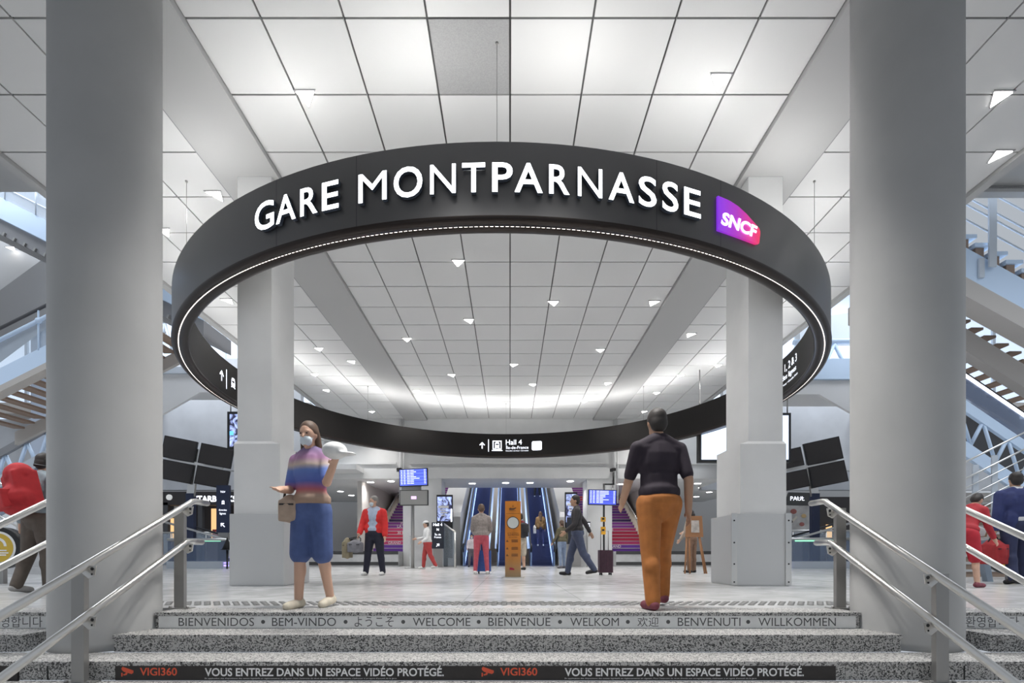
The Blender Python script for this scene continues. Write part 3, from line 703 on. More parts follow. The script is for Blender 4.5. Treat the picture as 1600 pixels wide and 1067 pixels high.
m=MB(); train_icon(m,flat_fn(P(915.3,823.4,d-.003)),0,0,.155,True); m.build('symbol',LITB,p,recalc=False)
# glass rails beside the escalators
for ua,ub,l in ((690,711,'short glass railing with steel top, beside the Hall 4 totem'),):
    t=thing('glass_railing',l,'railing',P(700,885,20)); a=P(ua,816,20.0); b=P(ub,831,18.6)
    m=MB(); m.add([(a.x,a.y,.05),(b.x,b.y,.05),(b.x,b.y,b.z),(a.x,a.y,a.z)],[(0,1,2,3)]); m.build('glass_pane',GLS,t)
    m=MB(); m.cyl(a,b,.035,10); m.cyl(b,(b.x,b.y,0),.035,10); m.cyl(a,(a.x,a.y,0),.03,10); m.build('frame',STEEL,t)
for xa,xb,l in ((X(640,19.9),X(690,19.9),'grey stone block in front of the left pier'),(X(875,19.9),X(917,19.9),'grey stone block in front of the right pier')):
    m=MB(); m.rbox(((xa+xb)/2,20.2,.62),(xb-xa,.7,1.24),.05); tag(m.build('stone_block',STONE),l,'block')
# sanitiser column
d=10.1; OR=gradient_mat('totem_orange',[(0,(.30,.22,.13)),(.22,(.45,.20,.05)),(.4,(.62,.21,.02)),(1,(.64,.22,.02))],2,0,1.6,rough=.45)
t=thing('sanitiser_column','orange hand sanitiser column with a round window in mid hall','dispenser',P(801.5,903.5,d))
Wd=24.5*d/F; z1=Z(783,d); y=d
m=MB(); pts=[(-Wd/2+Wd*i/12, d-.05*math.cos(PI*(i/12-.5))) for i in range(13)]; xc=X(801.5,d)
m.prism([(xc+a,b) for a,b in pts]+[(xc+Wd/2,d+.22),(xc-Wd/2,d+.22)],.02,z1); m.build('body',OR,t)
m=MB(); m.bx(xc-Wd/2-.06,xc+Wd/2+.06,d-.1,d+.3,0,.02); m.build('base_plate',STEEL,t)
ff=flat_fn((xc,d-.056,0)); fz=lambda v: Z(v,d)
m=MB(); m.lathe([(.125,0),(.125,.008)],(xc,d-.05,fz(817)),28,M=Matrix.Rotation(PI/2,4,'X')); p=m.build('window_ring',BLACK,t)
m=MB(); m.lathe([(.111,0),(.111,.004)],(xc,d-.0585,fz(817)),28,M=Matrix.Rotation(PI/2,4,'X')); m.build('window',mat('frosted_window',(.62,.64,.62),.3),p)
m=MB()
def blob(pts,x,v,s): m.add([ff(x+a*s,fz(v)+b*s,0) for a,b in pts],[list(range(len(pts)))])
blob([(-1,-.1),(-.6,.25),(-.2,.1),(.4,.15),(1,.35),(1,.1),(.3,-.35),(-.7,-.4)],-.01,795,.075); blob([(0,0),(.15,.2),(0,.55),(-.15,.2)],.0,792.5,.07)
for x,v,w_ in ((-.01,798.5,.14),(-.0,803,.28),): m.add([ff(x-w_/2,fz(v),0),ff(x+w_/2,fz(v),0),ff(x+w_/2,fz(v)+.006,0),ff(x-w_/2,fz(v)+.006,0)],[(0,1,2,3)])
text_into(m,'JE ME PROTÈGE',ff,w=.22,x=0,y=fz(834.5),align='c'); text_into(m,'& JE PROTÈGE',ff,w=.22,x=.01,y=fz(837.5),align='c',bold=.02); text_into(m,'LES AUTRES',ff,w=.17,x=0,y=fz(840.5),align='c')
for v in (845.5,857,867.5):
    blob([(-1,-.6),(1,-.6),(.6,.1),(.2,.1),(.3,.8),(-.2,.9),(-.4,.2)],-.115,v,.028)
    for k in range(3): m.add([ff(a,fz(v)-.022+k*.02,0) for a in (-.03,.10)]+[ff(a,fz(v)-.012+k*.02,0) for a in (.10,-.03)],[(0,1,2,3)])
m.build('instructions',mat('brown_print',(.12,.05,.02),.6),t,recalc=False)
m=MB(); blob([(-1,-.45),(.9,-.5),(1,0),(0,.45),(-1,.5)],-.02,888.5,.05); m.build('logo',mat('logo_red',(.35,.02,.05),.5),t,recalc=False)
# ------------------------------------------------------------------ side halls: flights of stairs and escalators seen past the columns
def strip(pts, d, dy, mats, name, parent, mi=0):                 # side outline given at distance d, extruded dy deeper
    m=MB(); m.poly3([P(u,v,d) for u,v in pts],(0,dy,0),mi); return m.build(name,mats,parent)
def line(m, u0,v0,u1,v1,d,r,n=8): m.cyl(P(u0,v0,d),P(u1,v1,d),r,n)
def truss(m, u0,v0t,v0b,u1,v1t,v1b,d,n,r):
    for i in range(n+1):
        a=i/n; ua=u0+(u1-u0)*a; ta=v0t+(v1t-v0t)*a; ba=v0b+(v1b-v0b)*a
        if i<n:
            b=(i+1)/n; ub=u0+(u1-u0)*b; tb=v0t+(v1t-v0t)*b; bb=v0b+(v1b-v0b)*b; mid=(ua+ub)/2; bm=(ba+bb)/2
            m.cyl(P(ua,ta,d),P(mid,bm,d),r,6); m.cyl(P(mid,bm,d),P(ub,tb,d),r,6)
DAY=mat('daylight_pane',(.7,.8,.95),.3,emit=(.72,.85,1.0),es=.5)
# left: upper bridge, far wall with windows
for i,(s,v) in enumerate(((-1,300),(1,300))):
    x0,x1=sorted((s*7.52,s*30)); m=MB(); zb=Z(v,11.5); m.bx(x0,x1,9.5,11.5,zb,zb+2.0)
    if s>0: m.bx(x0,x1,11.3,11.4,Z(297,11.3),Z(279,11.3)+.03,1); m.bx(x0,x1,11.25,11.45,Z(300,11.3)-.03,Z(297,11.3),0)
    struct(m.build('ceiling_bridge_%s'%('left','right')[i],[CONC,mat('perforated_metal',(.34,.34,.34),.5,.4,noise=.5,nscale=60)]))
for i,s in enumerate((-1,1)):
    x0,x1=sorted((s*9.2,s*34)); m=MB(); m.bx(x0,x1,24.0,24.3,3.6,7.0); struct(m.build('wall_%s'%('left','right')[i],CONCW))
    m=MB(); x0,x1=sorted((s*9.2,s*24)); m.bx(x0,x1,23.0,23.95,7.0,7.5); struct(m.build('trim_%d'%(6+i),BEIGE))
    m=MB(); x0,x1=sorted((s*7.5,s*30)); m.bx(x0,x1,24.4,24.6,7.0,14)
    for k in range(8): xx=x0+(x1-x0)*k/7; m.bx(xx-.07,xx+.07,24.3,24.4,7,14,1)
    struct(m.build('window_%d'%(i+1),[DAY,STEELP]))
# LEFT upper escalator (falls towards the hall)
t=thing('side_escalator','pale blue sided escalator high on the left, descending towards the hall','escalator',P(100,440,13))
S=.5; vt=308; U0,U1=-80,318
L_=lambda u,b: b+S*u
strip([(U0,L_(U0,vt)),(U1,L_(U1,vt)),(U1,L_(U1,vt+33)),(U0,L_(U0,vt+33))],13,.08,BLUEW,'side_panel',t)
strip([(U0,L_(U0,vt+33)),(U1,L_(U1,vt+33)),(U1,L_(U1,vt+58)),(U0,L_(U0,vt+58))],13.1,1.3,MIDG,'truss_box',t)
m=MB()
for k in range(26):
    u=U0+k*(U1-U0)/26; m.box(P(u,L_(u,vt+60),13.7),(.05,1.3,.10),Matrix.Rotation(.46,3,'Y'))
m.build('underside_rib',STEELD,t)
strip([(U0,L_(U0,vt-45)),(U1,L_(U1,vt-45)),(U1,L_(U1,vt)),(U0,L_(U0,vt))],13.02,.02,GLS,'glass_pane',t)
m=MB(); line(m,U0,L_(U0,vt-46),U1,L_(U1,vt-46),13,.04); line(m,U0,L_(U0,vt-18),U1,L_(U1,vt-18),13,.02)
for u in range(-40,310,48): m.cyl(P(u,L_(u,vt),12.98),P(u,L_(u,vt-46),12.98),.018,6)
m.build('handrail',STEELP,t)
# sloping soffit with spotlight and its lower ceiling
t=thing('stair_soffit','pale sloping soffit with a spotlight under the upper left escalator','soffit',P(0,420,15))
strip([(-150,330),(60,382),(98,382),(-20,468),(-150,565)],15,1.9,mat('grey_soffit',(.36,.36,.36),.7),'slab',t)
spot(*P(20,381,14.9)[:2],P(20,388,14.9).z,'lit spotlight on the pale sloping soffit at the far left',1,LAMP,0)
m=MB(); m.bx(X(-160,19),X(120,19),18,24,Z(430,19),Z(430,19)+.2); 
lowc=m.build('ceiling_side',mat('brown_grey_ceiling',(.28,.25,.23),.7)); struct(lowc)
for k,(u,v) in enumerate(((43,458),(22,484))):
    zz=Z(430,19); dd=min(23.5,max(18.4,(zz-EYE)*F/(VY-v)))
    x=X(u,dd); t=thing('warm_downlight','warm ceiling lamp beyond the left stairs, %s'%('the farther one','the nearer one')[k],'ceiling light',(x,dd,zz)); m=MB(); m.lathe([(.16,-.03),(.19,-.002)],(x,dd,zz),16); m.build('trim_ring',WHITE,t)
    m=MB(); m.lathe([(0,-.045),(.15,-.045),(.15,-.031)],(x,dd,zz),16); m.build('lamp_lens',LAMPW,t)
m=MB(); m.bx(X(48,17),X(86,17),17,17.6,0,Z(395,17)); tag(m.build('side_pillar',mat('blue_lit_pillar',(.55,.62,.74),.6)),'blue-lit pillar behind the glass rail left of the round column','pillar')  # the blue light falling on this pillar is put into its base colour
# LEFT open stair (rises towards the hall)
t=thing('open_stair','open stair with timber treads and pale blue stringer at the far left','stairs',P(60,600,12))
A0,A1=-90,215
L_=lambda u,b: b-S*u
strip([(A0,L_(A0,575)),(A1,L_(A1,575)),(A1,L_(A1,602)),(A0,L_(A0,602))],12,.07,BLUEW,'stringer',t)
strip([(A0,L_(A0,602)),(A1,L_(A1,602)),(A1,L_(A1,612)),(A0,L_(A0,612))],12.0,.25,BEIGE,'stringer_flange',t)
x0,x1=X(A0,12),X(A1,12); zA=Z(L_(A0,602),12); zB=Z(L_(A1,602),12)
m=MB(); m.poly3([(x0,13.75,zA),(x1,13.75,zB),(x1,13.75,zB-.35),(x0,13.75,zA-.35)],(0,.1,0)); m.build('stringer',BEIGE,t)
n=17
for k in range(n):
    a=(k+.5)/n; m=MB(); m.bx(x0+(x1-x0)*a-.15,x0+(x1-x0)*a+.15,12.08,13.74,zA+(zB-zA)*a+.02,zA+(zB-zA)*a+.075); m.build('tread',WOODSLAT,t)
strip([(A0,L_(A0,532)),(A1,L_(A1,532)),(A1,L_(A1,575)),(A0,L_(A0,575))],12.03,.02,GLS,'glass_pane',t)
m=MB(); line(m,A0,L_(A0,513),A1,L_(A1,513),12,.035); m.build('handrail',DARKG,t)
m=MB(); line(m,A0,L_(A0,531),A1,L_(A1,531),11.96,.045)
for u in (-10,60,130,200): m.cyl(P(u,L_(u,577),12),P(u,L_(u,513),12),.02,6); m.ell(P(u,L_(u,531),11.94),.07,n=8)
m.build('rail_post',BLUEW,t)
# lower left escalator with truss
t=thing('side_escalator','lower left escalator with steel truss behind the person with the red bag','escalator',P(40,740,14.5))
strip([(-60,735),(110,640),(110,652),(-60,747)],14.5,.1,MIDG,'top_chord',t)
m=MB(); truss(m,-60,745,790,110,655,700,14.6,5,.05); m.build('truss',BLUEW,t)
strip([(-60,775),(110,682),(110,700),(-60,795)],14.4,.12,STEELP,'bottom_chord',t)
strip([(-60,795),(110,700),(110,745),(-60,840)],14.45,.03,GLSB,'glass_pane',t)
m=MB(); line(m,-30,740,40,775,9.0,.02); line(m,-30,760,30,788,9.0,.02); line(m,-20,795,48,835,9.0,.02); line(m,-20,812,52,850,9.0,.02)
for u,v in ((-12,746),(28,770)): m.cyl(P(u,v,9),(X(u,9),9,0),.022,8)
o=m.build('rail',STEEL); tag(o,'thin steel rails of a descending stair behind the red bag','railing')
t=thing('low_stair','grey steps of a stair behind the walker with the red bag','stairs',P(50,870,12))
m=MB()
for k in range(7): m.bx(X(-120,12),X(110,12),12+k*.3,14.4,k*.16,(k+1)*.16)
m.build('steps',STONE,t)
# round yellow advert disc
def disc(u,v,d,r,lab,yaw):
    t=thing('advert_disc',lab,'sign',P(u,v,d)); M=Matrix.Rotation(yaw,4,'Z')@Matrix.Rotation(PI/2,4,'X'); c=P(u,v,d)
    m=MB(); m.lathe([(r,-.16),(r,0)],c,40,M=M); m.build('rim',BLACK,t)
    m=MB(); m.lathe([(r*.80,.0005),(r*.80,.006)],c,36,M=M); m.build('white_ring',WHITE,t)
    m=MB(); m.lathe([(r*.70,.0065),(r*.70,.010)],c,36,M=M); p=m.build('face',mat('yellow_face',(.62,.42,.05),.5),t)
    m=MB(); e=M.to_3x3(); f=lambda x,y,z: c+e@Vector((x,y,.0115))
    for a in range(0,150,10):
        a0,a1=R_(a),R_(a+10); m.add([f(q*math.cos(b),q*math.sin(b)+.08*r,0) for q,b in ((r*.3,a0),(r*.42,a0),(r*.42,a1),(r*.3,a1))],[(0,1,2,3)])
    for y,w_ in ((-.12,.42),(-.24,.5),(-.34,.4)): m.add([f(a*r,b*r,0) for a,b in ((-w_,y-.03),(w_,y-.03),(w_,y+.03),(-w_,y+.03))],[(0,1,2,3)])
    m.build('print',WHITE,p,recalc=False)
    m=MB(); m.bx(c.x-.04,c.x+.04,c.y+.05,c.y+.12,0,c.z-r*.95); m.build('stand',STEELD,t)
disc(-4,856,8.0,.335,'round yellow advert disc with dark rim at the left edge',.12)
disc(1583,868,9.5,.37,'round yellow advert disc behind the person in the navy suit',-.5)
# landing left of the ring, sloped soffit and concrete wall with hanging display
t=thing('landing','pale landing with sloping white soffit left of the left pillar','landing',P(300,600,16))
strip([(150,573),(330,573),(330,583),(150,583)],15.9,.2,STEELP,'edge_beam',t)
m=MB(); m.bx(X(150,16),X(372,16),16.5,18.7,Z(583,16)-.02,Z(583,16)+.1); m.bx(X(195,19),X(215,19),18.7,20.46,Z(583,16)-.02,Z(583,16)+.1); m.build('deck',SOFF,t)
strip([(150,583),(384,583),(384,612),(312,613),(262,642),(150,705)],16,.1,SOFF,'soffit_slab',t)
m=MB(); truss(m,150,515,570,330,500,570,16.6,5,.05); line(m,150,505,330,500,16.6,.07); m.build('truss',STEELP,t)
t=thing('landing','pale landing with sloping white soffit right of the right pillar','landing',P(1290,600,16))
strip([(1225,592),(1450,592),(1450,560),(1300,560)],16,.2,BLUEW,'edge_beam',t)
m=MB(); m.bx(X(1225,16),X(1460,16),16.6,18.9,Z(592,16)-.02,Z(592,16)+.1); m.bx(X(1370,19),X(1390,19),18.9,20.46,Z(592,16)-.02,Z(592,16)+.1); m.build('deck',SOFF,t)
strip([(1225,594),(1460,594),(1460,715),(1325,642),(1280,616),(1225,616)],16.1,.1,SOFF,'soffit_slab',t)
m=MB(); truss(m,1255,540,588,1450,530,588,16.3,4,.06); line(m,1240,535,1450,530,16.3,.09); m.build('truss',BLUEW,t)
strip([(1250,500),(1450,470),(1450,532),(1250,536)],16.5,.3,mat('pale_side',(.72,.78,.84),.5),'side_panel',t)
for s,l in ((-1,'large framed display hanging behind the left pillar'),(1,'large bright display hanging behind the right pillar')):
    d=17.0; u0,u1=(355,402) if s<0 else (1092,1236); v0,v1=(643,702) if s<0 else (645,722)
    if s>0: d=15.5
    t=thing('hanging_display',l,'display',P((u0+u1)/2,v1,d)); m=MB(); m.bx(X(u0,d),X(u1,d),d,d+.2,Z(v1,d),Z(v0,d)); m.build('casing',BLACK,t)
    m=MB(); m.bx(X(u0+4,d),X(u1-4,d),d-.006,d-.0005,Z(v1-4,d),Z(v0+4,d)); m.build('display',smoke('poster_grey') if s<0 else MATS['screen_white'] if 'screen_white' in MATS else mat('screen_white',(.6,.7,.9),.4,emit=(.62,.76,1),es=1.0),t)
    m=MB(); 
    for u in (u0+3,u1-3): m.cyl((X(u,d),d+.1,Z(v0,d)),(X(u,d),d+.1,Z(583,16)-.02 if s<0 else 6.25),.02,8)
    m.build('hanger',STEELD,t)
    if s<0:
        m=MB(); m.bx(X(359,d),X(365,d),d-.009,d-.0065,Z(680,d),Z(673.5,d)); m.build('logo',mat('sky_blue_lit',(.1,.5,.9),.4,emit=(.15,.55,1),es=1),t)
# walls behind: concrete bay walls
for i,(ua,ub) in enumerate(((150,470),(1130,1460))):
    m=MB(); m.bx(X(ua,20.5),X(ub,20.5),20.5,20.8,Z(735,20.5),Z(560,20.5)); struct(m.build('wall_bay_%d'%(i+1),CONCW))
# monitor clusters on forked poles
def cluster(s, pole_u, mons, roll, lab):
    d=19.2; t=thing('monitor_tree',lab,'monitors',P(pole_u,886,d))
    x=X(pole_u,d); m=MB(); m.bx(x-.15,x+.15,d+.12,d+.3,0,Z(770,d)); m.bx(x-.4,x+.4,d,d+.4,0,.025); m.build('pole',NAVYB,t)
    m=MB(); zf=Z(775,d); cu=sum(a[0]+a[1] for a in mons)/8; cv=sum(a[2]+a[3] for a in mons)/8; top=P(cu,cv,d+.2)
    m.poly3([(x-.15,d+.14,zf),(x+.15,d+.14,zf),(top.x+.12,d+.14,top.z+.55),(top.x-.12,d+.14,top.z+.55)],(0,.1,0)); m.box((top.x,d+.12,top.z),(2.2,.08,.10),Matrix.Rotation(roll,3,'Y')); m.build('fork',STEEL,t)
    for u0,u1,v0,v1 in mons:
        c=P((u0+u1)/2,(v0+v1)/2,d); W=(u1-u0)*d/F*.90; H=(v1-v0)*d/F*.76; Rm=Matrix.Rotation(-s*.22,3,'Z')@Matrix.Rotation(roll,3,'Y')
        m=MB(); m.box(c,(W,.10,H),Rm); q=m.build('monitor',BLACK,t)
        m=MB(); m.box(c+Rm@Vector((0,-.053,0)),(W*.95,.004,H*.93),Rm); m.build('screen',SCREEN,q)
cluster(-1,293,[(255,307,680,724),(312,364,692,733),(253,301,717,757),(306,358,727,765)],R_(10),'four dark monitors on a forked pole between left column and left pillar')
cluster(1,1278,[(1210,1254,698,736),(1257,1314,682,728),(1213,1263,733,769),(1265,1322,719,763)],R_(-11),'four dark monitors on a forked pole between right pillar and right column')
# shops and escalator ends at the far sides
SHOPD=mat('shop_dark',(.035,.03,.03),.6); WARM=mat('lit_shop_window',(.6,.4,.2),.5,emit=(1,.62,.28),es=.8); REDW=mat('shop_red',(.45,.04,.04),.5); SHOPW=mat('shop_wood',(.35,.2,.12),.6)
t=thing('coffee_shop','coffee shop front with white letters on dark, seen left of the left pillar','shop',P(310,880,24)); d=24
m=MB(); m.bx(X(150,d),X(380,d),d,d+.4,Z(789,d),Z(768,d)); f=m.build('fascia',SHOPD,t)
m=MB(); text_into(m,'STARBUCKS',flat_fn(P(303,784,d-.01)),w=66*d/F,h=9.5*d/F,bold=.03); m.build('lettering',LITB,f,recalc=False)
m=MB(); m.bx(X(150,d),X(380,d),d+2.2,d+2.4,0,3.5); m.build('back_wall',SHOPD,t)
m=MB(); m.bx(X(330,d+2.1),X(352,d+2.1),d+2.1,d+2.15,1.2,2.9); m.bx(X(258,d+2.1),X(285,d+2.1),d+2.1,d+2.15,1.0,2.4); m.build('lit_shelf',WARM,t)
m=MB(); m.bx(X(150,d),X(380,d),d+1.0,d+1.6,0,1.15); m.build('counter',SHOPW,t)
m=MB(); m.bx(X(332,d+.9),X(350,d+.9),d+.9,d+.96,1.2,1.75); m.build('red_panel',REDW,t)
m=MB(); m.bx(X(309,d),X(316,d),d,d+.2,0,3.0); m.bx(X(255,d),X(262,d),d,d+.2,0,3.0); m.build('mullion',DARKG,t)
m=MB(); d=23.8; m.lathe([(4.5*d/F,0),(4.5*d/F,.05)],P(265,777,d),24,M=Matrix.Rotation(PI/2,4,'X')); m.build('round_sign',mat('pale_sign',(.6,.6,.58),.5,emit=(.8,.8,.78),es=.35),t)
t=thing('bakery_shop','bakery board with a food poster between right pillar and right column','shop',P(1250,880,22)); d=22
m=MB(); m.poly3([P(1233,769,d),P(1271,770,d),P(1268,790,d),P(1226,789,d)],(0,.1,0)); f=m.build('fascia',mat('bakery_fascia',(.07,.07,.068),.5),t)
m=MB(); text_into(m,'PAUL',flat_fn(P(1235,782,d-.01)),w=22*d/F,h=6.5*d/F,bold=0); text_into(m,'depuis 1889',flat_fn(P(1244,778.8,d-.01)),w=12*d/F,h=1.6*d/F); m.build('lettering',LITB,f,recalc=False)
m=MB(); m.bx(X(1223,d),X(1266,d),d,d+.06,Z(845,d),Z(790,d)); p=m.build('poster',mat('poster_pale',(.50,.48,.46),.5,noise=.25,nscale=2.5),t)
m=MB()
for u,v,r,mi in ((1240,799,5,0),(1256,806,4,1),(1253,819,4,0),(1236,815,3.5,2)): m.ell(P(u,v,d-.012),(r*d/F,.008,r*.8*d/F),n=14,mi=mi)
m.poly3([P(1228,822,d-.004),P(1244,806,d-.004),P(1246,808,d-.004),P(1231,825,d-.004)],(0,-.012,0),3); m.bx(X(1223,d),X(1266,d),d-.01,d-.0005,Z(845,d),Z(834,d),2)
m.build('picture',[mat('food_red',(.35,.12,.10),.6),mat('food_gold',(.55,.38,.18),.6),mat('food_dark',(.06,.05,.05),.6),mat('food_cream',(.65,.6,.5),.6)],p)
m=MB(); m.bx(X(1262,d+1.5),X(1400,d+1.5),d+1.5,d+1.9,0,Z(770,d)); m.build('back_wall',SHOPD,t)
m=MB(); m.bx(X(1264,d+1.4),X(1276,d+1.4),d+1.4,d+1.48,1.2,2.6); m.bx(X(1292,d+1.4),X(1300,d+1.4),d+1.4,d+1.48,.9,1.9); m.build('lit_shelf',WARM,t)
totem(338,358,758,832,18.7,'tall dark totem with train symbol reading Grandes lignes, beside the left pillar',
  lambda m,f,k,W,H:(train_icon(m,f,W*.32,H*.58,W*.42,False),text_into(m,'Grandes',f,w=W*.62,x=W*.5,y=H*.46,align='c'),text_into(m,'lignes',f,w=W*.48,x=W*.5,y=H*.37,align='c'),text_into(m,'TGV',f,w=W*.4,x=W*.5,y=H*.84,align='c',bold=.01),arrow(m,f,W*.5,H*.16,W*.42,PI/4)),NAVYB)
GRN=mat('green_light_line',(.3,.8,.5),.4,emit=(.35,.9,.6),es=.8); VIO=mat('violet_light',(.4,.3,1),.4,emit=(.45,.35,1),es=1.3)
for s,ua,ub,l in ((-1,262,361,'glass escalator end with lit green edge beside the left pillar'),(1,1226,1330,'glass escalator end with lit green edge beside the right pillar')):
    d=17.2; t=thing('escalator_end',l,'escalator',P((ua+ub)/2,885,d))
    m=MB(); m.bx(X(ua,d),X(ub,d),d,d+.04,.25,Z(842,d)); m.build('glass_panel',GLSB,t)
    m=MB(); pr=[P(ua,843,d)]+[P(ub-8,843,d),P(ub-3,846,d),P(ub,854,d),P(ub-2,872,d)] if s<0 else [P(ua+2,872,d),P(ua,854,d),P(ua+3,846,d),P(ua+9,842,d),P(ub,842,d)]
    m.tube(pr,.05,10); m.build('handrail',STEEL,t)
    m=MB(); m.bx(X(ua+16,d),X(ub-16,d),d-.02,d-.001,Z(846,d),Z(844,d)); m.build('light_line',GRN,t)
    m=MB(); m.bx(X(ua,d),X(ub-(0 if s>0 else 12),d),d-.06,d+1.2,0,.25); m.build('base',STEELP,t)
    m=MB(); a,b=(ub-9,ub-2) if s<0 else (ua,ua+8); m.bx(X(a,d),X(b,d),d-.1,d-.062,.08,.14); m.bx(X(a,d),X(b,d),d-.1,d-.062,.18,.22); m.build('floor_light',VIO,t)
    for k in range(2):
        m=MB(); y=d+1.3+k*1.1; xx=X(ua if s<0 else ub,d)
        m.tube([(xx+s*1.2,y,1.75),(xx-s*1.6,y,.95),(xx-s*3.0,y,.92)],.04,8); m.build('inner_handrail',HRUB if k else STEEL,t)
for s,ua,ub,d,v,l in ((-1,255,362,21.5,832,'long glass barrier with steel top rail left of the left pillar'),(1,1226,1330,20.8,829,'long glass barrier with steel top rail right of the right pillar')):
    t=thing('glass_railing',l,'railing',P(ua,880,d)); m=MB(); m.bx(X(ua,d),X(ub,d),d,d+.02,.05,Z(v,d)); m.build('glass_pane',GLS,t)
    m=MB(); m.cyl(P(ua,v,d),P(ub,v,d),.035,8)
    for k in range(4): u=ua+(ub-ua)*(k+.5)/4; m.cyl((X(u,d),d,0),(X(u,d),d,Z(v,d)),.02,8)
    m.build('frame',STEEL,t)
m=MB(); c=P(355,848,16.9); m.lathe([(.16,0),(0,.42)],(c.x,c.y,.66),16); m.lathe([(.2,.0),(.2,.02)],(c.x,c.y,.64),16); m.cyl((c.x,c.y,0),(c.x,c.y,.65),.03,8); tag(m.build('cone_marker',BLACK),'small black cone beside the base of the left pillar','cone')
d=12.5; t=thing('wooden_easel','brown wooden easel with a framed picture left of the right pillar','easel',P(1085,885,d)); EAS=mat('easel_wood',(.30,.14,.06),.55)
k=d/F; m=MB(); m.poly3([P(1073,806,d),P(1097,806,d),P(1099,839,d),P(1071,839,d)],(0,.03,0)); b=m.build('board',EAS,t)
m=MB(); m.poly3([P(1080,813,d-.01),P(1092,813,d-.01),P(1093,832,d-.01),P(1080,832,d-.01)],(0,-.004,0)); m.build('picture',mat('easel_picture',(.45,.40,.36),.6,noise=.3,nscale=9),b)
for a in ((1073,838,1070,866),(1077,838,1078,866),(1092,838,1101,882),(1087,806,1104,888)):
    m=MB(); pa,pb=P(a[0],a[1],d+.03),P(a[2],a[3],d+.03); pb.z=0 if a[3]>880 else 0.0; m.cyl(pa,pb,.022,8); m.build('leg',EAS,t)

# RIGHT side: open stair falling outwards, beams, escalator with light strip
t=thing('open_stair','pale blue open stair with steel rails high at the right edge','stairs',P(1550,400,12)); d=12
B0,B1=1380,1690; L_=lambda u,b: b+.55*(u-1508)
strip([(B0,L_(B0,386)),(B1,L_(B1,386)),(B1,L_(B1,432)),(B0,L_(B0,432))],d,.08,BLUEW,'stringer',t)
strip([(B0,L_(B0,432)),(B1,L_(B1,432)),(B1,L_(B1,462)),(B0,L_(B0,462))],d,.5,BEIGE,'stringer_flange',t)
for kx in range(13):
    u=B0+12+kx*24.2; v=L_(u,366); c=P(u,v,d+.8); m=MB(); m.box((X(u,d),d+.8,Z(v,d)),(.42,1.6,.09)); m.build('tread',BLUEW,t)
    m=MB(); m.box((X(u,d)-.05,d+.8,Z(v,d)-.19),(.20,1.5,.28)); m.build('riser',WOODSLAT,t)
m=MB(); 
for v in (303,342,366,330): line(m,B0,L_(B0,v-24),B1,L_(B1,v-24),d-.05,.022)
m.build('rail',STEELP,t)
for u in (1444,1545,1650): 
    m=MB(); m.bx(X(u,d)-.09,X(u,d)+.09,d-.11,d-.07,Z(L_(u,400),d),Z(L_(u,275),d)); m.bx(X(u-18,d),X(u-10,d),d-.06,d-.01,Z(L_(u,415),d),Z(L_(u,385),d)); m.build('rail_post',STEELP,t)
m=MB(); m.bx(X(1495,d+1.6),X(1533,d+1.6),d+1.6,d+1.63,Z(356,d),Z(325,d)); m.build('mesh_panel',mat('perforated_metal'),t)
t=thing('open_stair','underside of a lower timber stair with beige beams at the right edge','stairs',P(1550,520,13)); d=13
C0,C1=1400,1700; L_=lambda u,b: b+.62*(u-1508)
x0,x1=X(C0,d),X(C1,d); zA,zB=Z(L_(C0,500),d),Z(L_(C1,500),d)
m=MB(); m.poly3([(x0,d+1.75,zA+.1),(x1,d+1.75,zB+.1),(x1,d+1.75,zB-.4),(x0,d+1.75,zA-.4)],(0,.1,0)); m.build('stringer',BEIGE,t)
for kx in range(15):
    a=(kx+.5)/15; m=MB(); m.bx(x0+(x1-x0)*a-.16,x0+(x1-x0)*a+.16,d+.05,d+1.74,zA+(zB-zA)*a,zA+(zB-zA)*a+.06); m.build('tread',WOODSLAT,t)
strip([(C0,L_(C0,512)),(C1,L_(C1,512)),(C1,L_(C1,548)),(C0,L_(C0,548))],d-.1,.3,BEIGE,'stringer',t)
t=thing('side_escalator','escalator with a lit white strip and pale blue truss at the right edge','escalator',P(1550,660,12.5)); d=12.5
D0,D1=1420,1690; L_=lambda u,b: b+.68*(u-1508)
m=MB(); m.poly3([P(u,v,d) for u,v in ((D0,L_(D0,583)),(D1,L_(D1,583)),(D1,L_(D1,588)),(D0,L_(D0,588)))],(0,.03,0)); m.build('light_strip',LIT,t)
strip([(D0,L_(D0,580)),(D1,L_(D1,580)),(D1,L_(D1,583)),(D0,L_(D0,583))],d,.08,HRUB,'handrail',t)
strip([(D0,L_(D0,588)),(D1,L_(D1,588)),(D1,L_(D1,624)),(D0,L_(D0,624))],d+.02,.02,GLSB,'glass_pane',t)
strip([(D0,L_(D0,624)),(D1,L_(D1,624)),(D1,L_(D1,642)),(D0,L_(D0,642))],d,.1,BLUEW,'top_chord',t)
m=MB(); truss(m,D0,L_(D0,640),L_(D0,690),D1,L_(D1,640),L_(D1,690),d+.05,7,.045); m.build('truss',BLUEW,t)
strip([(D0,L_(D0,688)),(D1,L_(D1,688)),(D1,L_(D1,712)),(D0,L_(D0,712))],d,.1,BLUEW,'bottom_chord',t)
strip([(D0,L_(D0,642)),(D1,L_(D1,642)),(D1,L_(D1,690)),(D0,L_(D0,690))],d+1.2,.05,DARKG,'back_panel',t)
t=thing('near_stair','brown stair with many thin steel rails rising right, at the right edge','stairs',P(1550,860,10.5)); d=10.5
m=MB()
for kx in range(12): m.bx(X(1440,d)+.0+kx*.3,X(1440,d)+4.5,d+.15,d+1.9,.16*kx,.16*(kx+1)-.05); m.bx(X(1440,d)-.02+kx*.3,X(1440,d)+4.5,d+.12,d+1.9,.16*(kx+1)-.05,.16*(kx+1),1)
m.build('steps',[WOODSLAT,STONE],t)
